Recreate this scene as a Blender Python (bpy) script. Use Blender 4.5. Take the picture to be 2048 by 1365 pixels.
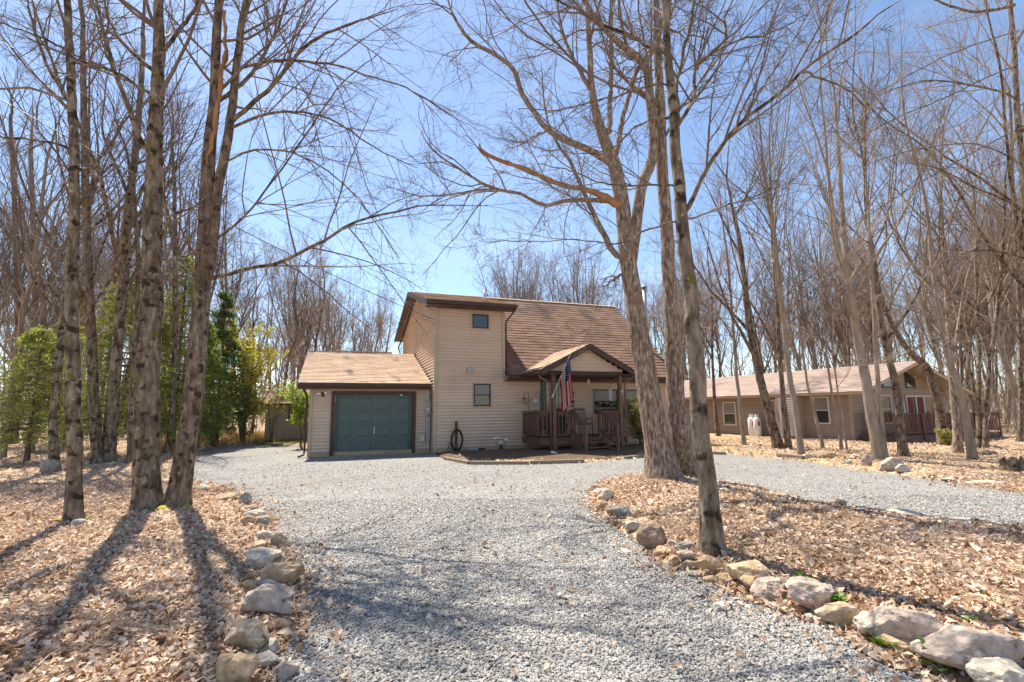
import bpy, math, random
import numpy as np
from mathutils import Matrix, Vector

for o in list(bpy.data.objects):
    bpy.data.objects.remove(o)
SC = bpy.context.scene
COL = SC.collection
RNG = np.random.default_rng(7)
random.seed(7)

# ------------------------------------------------------------------ camera
FPX, PITCH, ROLL, EYE = 975.1, 0.14, -0.009, 1.56      # focal in px of a 2048 px wide frame
fw = np.array([0, math.cos(PITCH), math.sin(PITCH)])
up0 = np.array([0, -math.sin(PITCH), math.cos(PITCH)])
x0 = np.array([1.0, 0, 0])
CR = x0 * math.cos(ROLL) + up0 * math.sin(ROLL)
CU = -x0 * math.sin(ROLL) + up0 * math.cos(ROLL)
CO = np.array([0, 0, EYE])
cam = bpy.data.cameras.new('camera')
cam.sensor_width = 36.0
cam.lens = FPX / 2048 * 36
cam.clip_start = 0.05
cam.clip_end = 2000
cam_o = bpy.data.objects.new('camera', cam)
COL.objects.link(cam_o)
cam_o.matrix_world = Matrix(((CR[0], CU[0], -fw[0], CO[0]), (CR[1], CU[1], -fw[1], CO[1]),
                             (CR[2], CU[2], -fw[2], CO[2]), (0, 0, 0, 1)))
SC.camera = cam_o

# ------------------------------------------------------------------ light
SUN_AZ, SUN_EL = math.radians(-36.5), math.radians(60)     # azimuth from +Y towards +X
W = bpy.data.worlds.new('World')
SC.world = W
W.use_nodes = True
nt = W.node_tree
bg = nt.nodes['Background']
sky = nt.nodes.new('ShaderNodeTexSky')
sky.sky_type = 'NISHITA'
sky.sun_disc = False
sky.sun_elevation = SUN_EL
sky.sun_rotation = SUN_AZ
sky.altitude = 500
sky.air_density = 1.0
sky.dust_density = 0.4
sky.ozone_density = 1.8
wtc = nt.nodes.new('ShaderNodeTexCoord'); wmp = nt.nodes.new('ShaderNodeMapping'); wmp.inputs['Scale'].default_value = (1.3, 2.4, 4.5); wmp.inputs['Rotation'].default_value = (0, .35, .5)
wnz = nt.nodes.new('ShaderNodeTexNoise'); wnz.inputs['Scale'].default_value = 1.6; wnz.inputs['Detail'].default_value = 7; wnz.inputs['Roughness'].default_value = .6
wmr = nt.nodes.new('ShaderNodeMapRange'); wmr.inputs[1].default_value = .45; wmr.inputs[2].default_value = .8; wmr.inputs[4].default_value = .22
wmx = nt.nodes.new('ShaderNodeMix'); wmx.data_type = 'RGBA'; wmx.inputs[7].default_value = (5.2, 5.6, 6.0, 1)
nt.links.new(wtc.outputs['Generated'], wmp.inputs[0]); nt.links.new(wmp.outputs[0], wnz.inputs['Vector']); nt.links.new(wnz.outputs['Fac'], wmr.inputs[0])
nt.links.new(wmr.outputs[0], wmx.inputs[0]); nt.links.new(sky.outputs[0], wmx.inputs[6])
nt.links.new(wmx.outputs[2], bg.inputs[0])
bg.inputs[1].default_value = 0.115
sl = bpy.data.lights.new('sun', 'SUN')
sl.energy = 5.0
sl.angle = math.radians(0.53)
sl.color = (1.0, 0.94, 0.83)
so = bpy.data.objects.new('sun', sl)
COL.objects.link(so)
sd = Vector((math.sin(SUN_AZ) * math.cos(SUN_EL), math.cos(SUN_AZ) * math.cos(SUN_EL), math.sin(SUN_EL)))
so.rotation_euler = sd.to_track_quat('Z', 'Y').to_euler()
SC.view_settings.view_transform = 'Standard'
SC.view_settings.look = 'None'
SC.view_settings.exposure = 0.96
SC.view_settings.gamma = 1
SC.cycles.max_bounces = 6
SC.cycles.diffuse_bounces = 3
SC.cycles.glossy_bounces = 2
SC.cycles.transparent_max_bounces = 6

# ------------------------------------------------------------------ geometry of the view
def ray(x, y):
    return fw + CR * (x - 1024) / FPX + CU * (682.5 - y) / FPX
def gp(x, y, z=0.0):
    d = ray(x, y)
    return CO + d * ((z - EYE) / d[2])
def dp(x, y, Y):
    d = ray(x, y)
    return CO + d * (Y / d[1])

# ------------------------------------------------------------------ object helpers
def tag(o, label=None, cat=None, group=None, kind=None):
    if label: o['label'] = label
    if cat: o['category'] = cat
    if group: o['group'] = group
    if kind: o['kind'] = kind
    return o
def empty(name, loc=(0, 0, 0), rz=0.0, parent=None):
    o = bpy.data.objects.new(name, None)
    o.empty_display_size = 0.2
    o.location = loc
    o.rotation_euler = (0, 0, rz)
    COL.objects.link(o)
    if parent: o.parent = parent
    return o
def link(name, me, parent=None, loc=None):
    o = bpy.data.objects.new(name, me)
    COL.objects.link(o)
    if parent: o.parent = parent
    if loc is not None: o.location = loc
    return o
def np_mesh(name, V, F, mats, smooth=False, midx=None, attr=None):
    """V (n,3), F (m,k) array with constant k or list of such arrays."""
    me = bpy.data.meshes.new(name)
    Fs = F if isinstance(F, list) else [F]
    Fs = [np.asarray(f, dtype=np.int32) for f in Fs if len(f)]
    V = np.ascontiguousarray(V, dtype=np.float32)
    me.vertices.add(len(V))
    me.vertices.foreach_set('co', V.ravel())
    loops = np.concatenate([f.ravel() for f in Fs])
    tot = np.concatenate([np.full(len(f), f.shape[1], dtype=np.int32) for f in Fs])
    st = np.concatenate([[0], np.cumsum(tot)[:-1]]).astype(np.int32)
    me.loops.add(len(loops))
    me.loops.foreach_set('vertex_index', loops)
    me.polygons.add(len(tot))
    me.polygons.foreach_set('loop_start', st)
    me.polygons.foreach_set('loop_total', tot)
    if smooth: me.polygons.foreach_set('use_smooth', np.ones(len(tot), dtype=bool))
    for m in (mats if isinstance(mats, (list, tuple)) else [mats]):
        me.materials.append(m)
    if midx is not None: me.polygons.foreach_set('material_index', np.asarray(midx, dtype=np.int32))
    if attr is not None:
        a = me.attributes.new('rnd', 'FLOAT', 'FACE')
        a.data.foreach_set('value', np.asarray(attr, dtype=np.float32))
    me.update(calc_edges=True)
    me.validate()
    return me

class MB:
    """collects simple solids; build() links them as one mesh object"""
    def __init__(s): s.v, s.f, s.a = [], [], []
    def add(s, vs, fs, a=0.5):
        n = len(s.v)
        s.v += [tuple(p) for p in vs]
        s.f += [tuple(i + n for i in f) for f in fs]
        s.a += [a] * len(fs)
        return s
    def box(s, xa, xb, ya, yb, za, zb, a=0.5):
        vs = [(xa, ya, za), (xb, ya, za), (xb, yb, za), (xa, yb, za), (xa, ya, zb), (xb, ya, zb), (xb, yb, zb), (xa, yb, zb)]
        return s.add(vs, [(0, 3, 2, 1), (4, 5, 6, 7), (0, 1, 5, 4), (1, 2, 6, 5), (2, 3, 7, 6), (3, 0, 4, 7)], a)
    def hexa(s, bot, top, a=0.5):
        return s.add(list(bot) + list(top), [(0, 3, 2, 1), (4, 5, 6, 7), (0, 1, 5, 4), (1, 2, 6, 5), (2, 3, 7, 6), (3, 0, 4, 7)], a)
    def bar(s, p, q, w, h, upv=(0, 0, 1), a=0.5):
        p, q = Vector(p), Vector(q)
        d = (q - p).normalized()
        u = Vector(upv)
        if abs(d.dot(u)) > 0.98: u = Vector((0, 1, 0))
        r = d.cross(u).normalized(); u = r.cross(d)
        c = [(-w / 2, -h / 2), (w / 2, -h / 2), (w / 2, h / 2), (-w / 2, h / 2)]
        return s.hexa([p + r * i + u * j for i, j in c], [q + r * i + u * j for i, j in c], a)
    def tube(s, pts, r, n=8, cap=True, a=0.5):
        pts = [Vector(p) for p in pts]
        rs = r if isinstance(r, (list, tuple)) else [r] * len(pts)
        vs, fs = [], []
        t0 = (pts[1] - pts[0]).normalized()
        u = Vector((0, 0, 1)) if abs(t0.z) < 0.9 else Vector((1, 0, 0))
        for i, p in enumerate(pts):
            t = (pts[min(i + 1, len(pts) - 1)] - pts[max(i - 1, 0)]).normalized()
            u = (u - t * u.dot(t)).normalized()
            w = t.cross(u)
            for k in range(n):
                an = 2 * math.pi * k / n
                vs.append(p + (u * math.cos(an) + w * math.sin(an)) * rs[i])
        for i in range(len(pts) - 1):
            for k in range(n):
                b = (k + 1) % n
                fs.append((i * n + k, i * n + b, (i + 1) * n + b, (i + 1) * n + k))
        if cap:
            fs.append(tuple(range(n - 1, -1, -1)))
            fs.append(tuple((len(pts) - 1) * n + k for k in range(n)))
        return s.add(vs, fs, a)
    def prism(s, poly, axis, a0, a1, a=0.5):
        """poly 2D in the two other axes, extruded along axis"""
        def mk(p, t):
            return {'x': (t, p[0], p[1]), 'y': (p[0], t, p[1]), 'z': (p[0], p[1], t)}[axis]
        n = len(poly)
        vs = [mk(p, a0) for p in poly] + [mk(p, a1) for p in poly]
        fs = [tuple(range(n - 1, -1, -1)), tuple(range(n, 2 * n))]
        fs += [(i, (i + 1) % n, n + (i + 1) % n, n + i) for i in range(n)]
        return s.add(vs, fs, a)
    def build(s, name, mat, parent=None, loc=None, smooth=False, bevel=0.0):
        me = bpy.data.meshes.new(name)
        me.from_pydata(s.v, [], s.f)
        me.materials.append(mat)
        at = me.attributes.new('rnd', 'FLOAT', 'FACE')
        at.data.foreach_set('value', s.a)
        if smooth: me.polygons.foreach_set('use_smooth', [True] * len(me.polygons))
        import bmesh
        b = bmesh.new(); b.from_mesh(me)
        bmesh.ops.recalc_face_normals(b, faces=b.faces)
        b.to_mesh(me); b.free()
        o = link(name, me, parent, loc)
        if bevel:
            m = o.modifiers.new('bevel', 'BEVEL'); m.width = bevel; m.segments = 1; m.limit_method = 'ANGLE'
        return o

# ------------------------------------------------------------------ materials
def material(name, ramp, scale=5.0, detail=4.0, stretch=(1, 1, 1), rough=0.8, bump=0.0, bscale=None, bdist=0.01,
             attr=False, mix=0.35, metallic=0.0, spec=0.3, voro=False, patch=None, sheen=0.0, trans=0.0):
    """ramp colours run by noise (and by the per-piece number when attr); patch = (colour, scale, threshold, width)"""
    m = bpy.data.materials.new(name)
    m.use_nodes = True
    t = m.node_tree; N = t.nodes; L = t.links
    bs = N['Principled BSDF']
    bs.inputs['Roughness'].default_value = rough
    bs.inputs['Metallic'].default_value = metallic
    bs.inputs['Specular IOR Level'].default_value = spec
    tc = N.new('ShaderNodeTexCoord'); mp = N.new('ShaderNodeMapping')
    mp.inputs['Scale'].default_value = stretch
    L.new(tc.outputs['Object'], mp.inputs[0])
    nz = N.new('ShaderNodeTexNoise'); nz.inputs['Scale'].default_value = scale; nz.inputs['Detail'].default_value = detail
    nz.inputs['Roughness'].default_value = 0.65
    L.new(mp.outputs[0], nz.inputs['Vector'])
    fac = nz.outputs['Fac']
    if attr:
        at = N.new('ShaderNodeAttribute'); at.attribute_name = 'rnd'
        mx = N.new('ShaderNodeMix'); mx.inputs[0].default_value = mix
        L.new(at.outputs['Fac'], mx.inputs[2]); L.new(fac, mx.inputs[3])
        fac = mx.outputs[0]
    if voro:
        vo = N.new('ShaderNodeTexVoronoi'); vo.inputs['Scale'].default_value = voro
        L.new(mp.outputs[0], vo.inputs['Vector'])
        sp = N.new('ShaderNodeSeparateColor'); L.new(vo.outputs['Color'], sp.inputs[0])
        mx = N.new('ShaderNodeMix'); mx.inputs[0].default_value = mix
        L.new(sp.outputs[0], mx.inputs[2]); L.new(fac, mx.inputs[3])
        fac = mx.outputs[0]
    cr = N.new('ShaderNodeValToRGB')
    el = cr.color_ramp.elements
    while len(el) < len(ramp): el.new(0.5)
    for e, (p, c) in zip(el, ramp):
        e.position = p; e.color = (*c, 1)
    L.new(fac, cr.inputs[0])
    colr = cr.outputs[0]
    for pt in (patch if isinstance(patch, list) else [patch] if patch else []):
        pc, ps, th, wd = pt[:4]
        n2 = N.new('ShaderNodeTexNoise'); n2.inputs['Scale'].default_value = ps; n2.inputs['Detail'].default_value = 5
        if len(pt) > 4:
            m2 = N.new('ShaderNodeMapping'); m2.inputs['Scale'].default_value = pt[4]; m2.inputs['Location'].default_value = (3.1, 7.7, 1.3)
            L.new(tc.outputs['Object'], m2.inputs[0]); L.new(m2.outputs[0], n2.inputs['Vector'])
        else:
            L.new(tc.outputs['Object'], n2.inputs['Vector'])
        r2 = N.new('ShaderNodeMapRange'); r2.inputs[1].default_value = th; r2.inputs[2].default_value = th + wd
        L.new(n2.outputs['Fac'], r2.inputs[0])
        m3 = N.new('ShaderNodeMix'); m3.data_type = 'RGBA'
        L.new(r2.outputs[0], m3.inputs[0]); L.new(colr, m3.inputs[6]); m3.inputs[7].default_value = (*pc, 1)
        colr = m3.outputs[2]
    L.new(colr, bs.inputs['Base Color'])
    if trans:
        tr = N.new('ShaderNodeBsdfTranslucent'); ms = N.new('ShaderNodeMixShader'); ms.inputs[0].default_value = trans
        L.new(colr, tr.inputs[0]); L.new(bs.outputs[0], ms.inputs[1]); L.new(tr.outputs[0], ms.inputs[2])
        L.new(ms.outputs[0], N['Material Output'].inputs[0])
    if bump:
        bp = N.new('ShaderNodeBump'); bp.inputs['Strength'].default_value = bump; bp.inputs['Distance'].default_value = bdist
        if voro and bscale is None:
            L.new(vo.outputs['Distance'], bp.inputs['Height']); bp.invert = True
        else:
            nb = N.new('ShaderNodeTexNoise'); nb.inputs['Scale'].default_value = bscale or scale; nb.inputs['Detail'].default_value = 6
            L.new(mp.outputs[0], nb.inputs['Vector']); L.new(nb.outputs['Fac'], bp.inputs['Height'])
        L.new(bp.outputs[0], bs.inputs['Normal'])
    return m
def two(a, b): return [(0.3, a), (0.7, b)]

M = {}
M['siding'] = material('tan_vinyl_siding', two((0.57, 0.435, 0.325), (0.64, 0.495, 0.375)), 1.3, 5, rough=0.55, attr=True, mix=0.6, patch=((0.50, 0.38, 0.28), 0.9, 0.52, 0.25))
M['trim_tan'] = material('tan_trim', two((0.42, 0.32, 0.23), (0.49, 0.38, 0.27)), 3, rough=0.5)
M['brown'] = material('dark_brown_trim', two((0.055, 0.03, 0.022), (0.085, 0.048, 0.036)), 4, 5, rough=0.5)
M['deckwood'] = material('stained_deck_wood', two((0.115, 0.06, 0.043), (0.185, 0.10, 0.073)), 7, 6, (1, 1, 1), 0.65, 0.3, 60, 0.002)
M['postwood'] = material('brown_painted_post', two((0.145, 0.078, 0.056), (0.21, 0.12, 0.088)), 5, 5, rough=0.6)
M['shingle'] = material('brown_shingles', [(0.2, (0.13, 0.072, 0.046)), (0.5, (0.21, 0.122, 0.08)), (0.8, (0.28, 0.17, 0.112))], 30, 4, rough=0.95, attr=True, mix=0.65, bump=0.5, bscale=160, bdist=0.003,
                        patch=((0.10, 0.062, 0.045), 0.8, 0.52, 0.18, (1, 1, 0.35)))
M['shingle_light'] = material('light_tan_shingles', [(0.2, (0.37, 0.25, 0.165)), (0.5, (0.49, 0.345, 0.235)), (0.8, (0.58, 0.425, 0.30))], 30, 4, rough=0.95, attr=True, mix=0.7, bump=0.5, bscale=160, bdist=0.003,  # lighter tan shingle tone, also used on the left porch slope
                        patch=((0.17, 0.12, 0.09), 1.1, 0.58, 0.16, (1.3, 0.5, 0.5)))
M['shingle_far'] = material('pinkish_shingles', [(0.2, (0.36, 0.26, 0.21)), (0.8, (0.46, 0.345, 0.285))], 30, 4, rough=0.95, attr=True, mix=0.5)
M['siding_far'] = material('brown_tan_siding', two((0.33, 0.25, 0.185), (0.40, 0.31, 0.235)), 1.3, 5, rough=0.6, attr=True, mix=0.6)
M['concrete'] = material('tan_block', two((0.36, 0.27, 0.16), (0.46, 0.36, 0.23)), 6, 6, rough=0.9, bump=0.3, bscale=40, bdist=0.006, patch=((0.25, 0.18, 0.11), 2.0, 0.55, 0.15))
M['green'] = material('green_garage_door', two((0.085, 0.122, 0.11), (0.10, 0.142, 0.128)), 2.0, 4, rough=0.45)
M['greendoor'] = material('dark_green_door', two((0.02, 0.06, 0.045), (0.03, 0.08, 0.06)), 2.0, 4, rough=0.4)
M['glass'] = material('window_glass', two((0.012, 0.013, 0.014), (0.02, 0.02, 0.021)), 1.0, 2, rough=0.03, spec=0.9, bump=0.12, bscale=2.2, bdist=0.05)
M['blind_sky'] = material('grey_shade_sky_reflection', two((0.17, 0.17, 0.15), (0.22, 0.22, 0.2)), 2.0, 3, rough=0.35, spec=0.6)  # window shade grey; on upper panes it also paints in the sky's reflection
M['curtain'] = material('red_curtain', two((0.14, 0.03, 0.025), (0.26, 0.06, 0.05)), 9.0, 3, (3, 3, 0.3), rough=0.8)
M['frame'] = material('bronze_window_frame', two((0.025, 0.02, 0.017), (0.04, 0.033, 0.028)), 3, rough=0.4)
M['white'] = material('white_paint', two((0.72, 0.71, 0.68), (0.8, 0.79, 0.76)), 3, 4, rough=0.45)
M['offwhite'] = material('weathered_white', two((0.5, 0.48, 0.44), (0.62, 0.6, 0.56)), 6, 5, rough=0.6)
M['grey'] = material('grey_metal_box', two((0.30, 0.31, 0.31), (0.38, 0.39, 0.39)), 5, 4, rough=0.45, spec=0.5)
M['galv'] = material('galvanised_pipe', two((0.42, 0.43, 0.44), (0.55, 0.56, 0.57)), 6, 4, rough=0.35, metallic=0.7)
M['black'] = material('black_metal', two((0.012, 0.012, 0.012), (0.022, 0.021, 0.02)), 5, rough=0.45)
M['hose'] = material('black_green_hose', two((0.018, 0.022, 0.018), (0.035, 0.04, 0.035)), 8, rough=0.5)
M['rust'] = material('rusty_post', two((0.10, 0.045, 0.025), (0.17, 0.08, 0.045)), 14, 6, rough=0.8, bump=0.3)
M['chair'] = material('weathered_red_brown_wood', two((0.12, 0.05, 0.038), (0.18, 0.08, 0.06)), 10, 6, rough=0.7)
M['clear'] = material('pale_glass', two((0.45, 0.46, 0.44), (0.55, 0.56, 0.53)), 3, rough=0.15, spec=0.7)
M['red'] = material('flag_red', two((0.60, 0.03, 0.04), (0.68, 0.045, 0.05)), 4, trans=0.62, rough=0.7)
M['flagwhite'] = material('flag_white', two((0.75, 0.74, 0.72), (0.82, 0.81, 0.8)), 4, trans=0.62, rough=0.7)
M['blue'] = material('flag_blue', two((0.025, 0.028, 0.15), (0.035, 0.04, 0.19)), 4, trans=0.62, rough=0.7)
M['timber'] = material('weathered_timber', two((0.22, 0.16, 0.11), (0.36, 0.28, 0.2)), 8, 6, (1, 8, 8), 0.9, 0.5, 20, 0.01)
M['plank'] = material('weathered_grey_panel', two((0.42, 0.35, 0.25), (0.52, 0.44, 0.33)), 4, 6, (4, 4, 0.6), 0.85)
M['mulch'] = material('brown_mulch', [(0.25, (0.06, 0.035, 0.022)), (0.55, (0.15, 0.09, 0.055)), (0.8, (0.26, 0.17, 0.10))], 16, 8, rough=1, bump=1, bscale=35, bdist=0.03)
M['leafbed'] = material('leaf_litter_floor', [(0.12, (0.11, 0.06, 0.03)), (0.35, (0.32, 0.195, 0.105)), (0.6, (0.50, 0.34, 0.205)), (0.9, (0.68, 0.52, 0.36))], 1.2, 6, rough=0.95, voro=13.0, mix=0.38, bump=1.0, bdist=0.05,
                        patch=[((0.33, 0.235, 0.11), 0.16, 0.52, 0.16)])
M['leaf'] = material('dead_leaves', [(0.06, (0.10, 0.052, 0.028)), (0.22, (0.32, 0.165, 0.085)), (0.42, (0.51, 0.35, 0.23)), (0.68, (0.68, 0.52, 0.38)), (0.95, (0.84, 0.72, 0.59))], 25, 4, rough=0.7, trans=0.25, attr=True, mix=0.25, spec=0.35)
M['gravelbed'] = material('gravel_floor', [(0.12, (0.08, 0.074, 0.066)), (0.35, (0.27, 0.253, 0.23)), (0.6, (0.42, 0.395, 0.36)), (0.9, (0.58, 0.545, 0.50))], 0.7, 5, rough=0.9, voro=52.0, mix=0.3, bump=1.0, bdist=0.03,
                          patch=[((0.34, 0.29, 0.235), 0.33, 0.53, 0.2)])
M['gravel'] = material('gravel_stones', [(0.05, (0.11, 0.103, 0.095)), (0.35, (0.29, 0.272, 0.25)), (0.65, (0.44, 0.412, 0.375)), (0.95, (0.63, 0.59, 0.54))], 30, 3, rough=0.8, attr=True, mix=0.2)
M['grass'] = material('spring_grass', two((0.10, 0.16, 0.02), (0.19, 0.26, 0.03)), 5, 4, rough=0.8, trans=0.25, attr=True, mix=0.4)
M['drygrass'] = material('dry_grass', two((0.42, 0.27, 0.10), (0.58, 0.41, 0.18)), 3, 4, rough=0.9, trans=0.25, attr=True, mix=0.3)
M['weed'] = material('green_weed_leaves', two((0.12, 0.24, 0.025), (0.22, 0.36, 0.05)), 6, 3, rough=0.6, trans=0.25, attr=True, mix=0.4)
M['moss'] = material('yellow_moss', two((0.30, 0.25, 0.03), (0.42, 0.36, 0.05)), 20, 5, rough=1, bump=0.8, bscale=60)
# bark
M['bark'] = material('grey_brown_bark', [(0.36, (0.062, 0.043, 0.028)), (0.5, (0.175, 0.128, 0.088)), (0.64, (0.32, 0.245, 0.175))], 11, 10, (1, 1, 0.3), 0.95, 1.0, 26, 0.03,
                    patch=[((0.05, 0.033, 0.022), 7.5, 0.55, 0.10, (1, 1, 0.9)), ((0.30, 0.255, 0.19), 9.0, 0.64, 0.05)])
M['bark_moss'] = material('mossy_bark', [(0.36, (0.075, 0.053, 0.034)), (0.5, (0.20, 0.15, 0.103)), (0.64, (0.35, 0.275, 0.20))], 10, 10, (1, 1, 0.3), 0.95, 1.0, 24, 0.03,
                    patch=[((0.045, 0.030, 0.018), 6.0, 0.535, 0.09, (1, 1, 1.1)), ((0.16, 0.13, 0.02), 5.5, 0.635, 0.05), ((0.36, 0.32, 0.25), 8.0, 0.645, 0.04, (1, 1, 0.8))])
M['bark_oak'] = material('flaky_oak_bark', [(0.36, (0.09, 0.06, 0.04)), (0.5, (0.27, 0.195, 0.14)), (0.64, (0.50, 0.40, 0.31))], 22, 10, (1, 1, 0.25), 0.95, 1.0, 30, 0.05,
                    patch=[((0.27, 0.155, 0.105), 1.6, 0.58, 0.12)])
M['bark_far'] = material('pale_brown_bark', [(0.3, (0.19, 0.145, 0.105)), (0.7, (0.41, 0.325, 0.25))], 5, 8, (1, 1, 0.35), 0.95, 0.6, 14, 0.02)
M['wound'] = material('torn_orange_wood', [(0.3, (0.26, 0.12, 0.05)), (0.7, (0.46, 0.25, 0.12))], 12, 6, (1, 1, 0.2), 0.85, 0.5, 30)
M['twig'] = material('brown_twigs', [(0.3, (0.115, 0.082, 0.062)), (0.7, (0.24, 0.185, 0.148))], 2.5, 3, rough=0.8)
M['twig_pale'] = material('pale_twigs', [(0.3, (0.26, 0.195, 0.145)), (0.7, (0.46, 0.375, 0.295))], 2.5, 3, rough=0.8)
M['twig_red'] = material('reddish_budding_twigs', [(0.3, (0.22, 0.15, 0.115)), (0.7, (0.40, 0.295, 0.235))], 1.5, 3, rough=0.8)
M['needle'] = material('spruce_needles', [(0.2, (0.14, 0.21, 0.035)), (0.55, (0.26, 0.35, 0.06)), (0.9, (0.40, 0.47, 0.11))], 1.5, 4, rough=0.6, trans=0.45, attr=True, mix=0.4)
M['needle_pale'] = material('pale_green_needles', [(0.2, (0.27, 0.31, 0.06)), (0.55, (0.43, 0.45, 0.10)), (0.9, (0.56, 0.55, 0.17))], 1.5, 4, rough=0.6, trans=0.45, attr=True, mix=0.4)
M['needle_dark'] = material('dark_green_needles', [(0.2, (0.06, 0.12, 0.028)), (0.55, (0.12, 0.20, 0.05)), (0.9, (0.22, 0.32, 0.08))], 1.5, 4, rough=0.6, trans=0.45, attr=True, mix=0.4)
M['yleaf'] = material('yellow_green_leaves', [(0.2, (0.42, 0.36, 0.04)), (0.55, (0.60, 0.53, 0.09)), (0.9, (0.72, 0.68, 0.2))], 1.5, 4, rough=0.6, trans=0.45, attr=True, mix=0.4)
M['gleaf'] = material('fresh_green_leaves', [(0.2, (0.20, 0.30, 0.025)), (0.55, (0.34, 0.44, 0.05)), (0.9, (0.48, 0.56, 0.09))], 1.5, 4, rough=0.5, trans=0.45, attr=True, mix=0.4)
M['bushleaf'] = material('bush_leaves', [(0.2, (0.16, 0.18, 0.05)), (0.55, (0.36, 0.34, 0.10)), (0.9, (0.56, 0.46, 0.18))], 2.5, 4, rough=0.6, trans=0.45, attr=True, mix=0.4)
def rockmat(name, a, b, c=None):
    pt = [((min(a[0] * 1.5, .62), min(a[1] * 1.5, .58), min(a[2] * 1.5, .54)), 5.0, 0.6, 0.1), ((a[0] * .45, a[1] * .42, a[2] * .4), 9.0, 0.62, 0.08)]
    if c: pt.append((c, 3.0, 0.57, 0.1))
    return material(name, [(0.34, tuple(v * .8 for v in a)), (0.5, tuple(v * 1.18 for v in a)), (0.66, tuple(min(v * 1.25, .72) for v in b))], 14, 12, rough=0.92, bump=0.8, bscale=26, bdist=0.025, patch=pt)
M['r_pink'] = rockmat('pinkish_grey_stone', (0.37, 0.285, 0.225), (0.49, 0.395, 0.315))
M['r_tan'] = rockmat('tan_sandstone', (0.36, 0.25, 0.15), (0.50, 0.37, 0.235))
M['r_yellow'] = rockmat('yellow_tan_stone', (0.42, 0.29, 0.165), (0.56, 0.42, 0.265))
M['r_brown'] = rockmat('brown_stone', (0.24, 0.165, 0.115), (0.34, 0.25, 0.18))
M['r_grey'] = rockmat('grey_stone', (0.26, 0.235, 0.20), (0.39, 0.35, 0.30))
M['r_olive'] = rockmat('olive_stone', (0.33, 0.25, 0.165), (0.46, 0.36, 0.25), (0.24, 0.20, 0.09))
M['r_pale'] = rockmat('pale_stone', (0.44, 0.375, 0.29), (0.60, 0.52, 0.41))

# ------------------------------------------------------------------ ground
def P2(*px): return [tuple(gp(x, y)[:2]) for x, y in px]
YAW, TX, TY = 0.343, -2.872, 17.97
HC, HS = math.cos(YAW), math.sin(YAW)
def hw(u, v, z=0.0): return np.array([TX + u * HC - v * HS, TY + u * HS + v * HC, z])
def to_house(x, y):
    return (x - TX) * HC + (y - TY) * HS, -(x - TX) * HS + (y - TY) * HC
island = P2((2500, 1125), (2048, 1060), (1900, 1048), (1750, 1028), (1600, 1004), (1450, 966), (1300, 946), (1205, 962), (1172, 985),
            (1180, 1012), (1212, 1052), (1270, 1084), (1325, 1128), (1430, 1176), (1530, 1215), (1640, 1258), (1740, 1312), (1850, 1368)) + [(3.3, 0.5), (3.8, -6), (14, -6)]
drive = [(-2.6, -8), (-1.75, 0.5)] + P2((560, 1368), (600, 1290), (615, 1225), (602, 1130), (560, 1060), (520, 1010), (450, 975), (395, 960), (372, 940),
         (385, 915), (430, 893), (520, 888)) + [tuple(hw(-4.6, 6)[:2]), tuple(hw(-4.2, 0.9)[:2]), tuple(hw(0.2, 0.9)[:2])] + P2((872, 914), (935, 927), (1180, 926), (1290, 915),
         (1380, 904), (1450, 908), (1600, 922), (1700, 938), (1800, 951), (1920, 969), (2048, 988), (2500, 1045)) + island[:1] + island[1:18] + [(3.3, 0.5), (3.6, -8)]
def sdf(poly, x, y):
    """distance to the polygon's edge, negative inside"""
    x = np.asarray(x, float); y = np.asarray(y, float)
    d = np.full(x.shape, 1e9); ins = np.zeros(x.shape, bool)
    n = len(poly)
    for i in range(n):
        ax, ay = poly[i]; bx, by = poly[(i + 1) % n]
        ex, ey = bx - ax, by - ay
        t = np.clip(((x - ax) * ex + (y - ay) * ey) / (ex * ex + ey * ey + 1e-12), 0, 1)
        d = np.minimum(d, np.hypot(x - ax - t * ex, y - ay - t * ey))
        c = ((ay > y) != (by > y)) & (x < (bx - ax) * (y - ay) / (by - ay + 1e-15) + ax)
        ins ^= c
    return np.where(ins, -d, d)
def wav(x, y, s, k):
    return (np.sin(x * 1.31 * s + k) * np.cos(y * 1.13 * s + 2.1 * k) + 0.6 * np.sin(x * 2.7 * s - y * 1.9 * s + 3 * k) + 0.4 * np.cos(x * 5.1 * s + y * 4.3 * s + k)) / 2
def edge_noise(x, y): return wav(x, y, 2.2, 0.7) * 0.10
def hgt(x, y):
    """height of the leafy ground"""
    d = sdf(drive, x, y) + edge_noise(x, y)
    e = np.clip((d + 0.10) / 0.35, 0, 1); e = e * e * (3 - 2 * e)
    hi = 0.055 + wav(x, y, 0.8, 1.7) * 0.03
    di = sdf(island, x, y)
    hi = hi + np.clip(-di / 1.2, 0, 1) * 0.13
    far = np.clip((np.hypot(x, y) - 36) / 62, 0, 1)
    return -0.07 + e * (hi + 0.07) + far * far * (3 - 2 * far) * 3.0
def axis(a, b, step, far, grow=1.22):
    c = list(np.arange(a, b + 1e-6, step)); s = step
    lo, h = a, b
    left, right = [], []
    while h < far: s *= grow; h += s; right.append(h); lo -= s; left.append(lo)
    return np.array(left[::-1] + c + right)
gx, gy = axis(-15, 26, 0.16, 600), axis(0.5, 25, 0.16, 600)
GX, GY = np.meshgrid(gx, gy)
GZ = hgt(GX.ravel(), GY.ravel()).reshape(GX.shape)
def grid_faces(ny, nx):
    i = (np.arange(ny - 1)[:, None] * nx + np.arange(nx - 1)[None]).ravel()
    return np.stack([i, i + 1, i + nx + 1, i + nx], 1)
tag(link('ground', np_mesh('ground', np.stack([GX.ravel(), GY.ravel(), GZ.ravel()], 1), grid_faces(*GX.shape), M['leafbed'], True)), 'leaf covered ground of the yard and woods', kind='structure')
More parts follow.
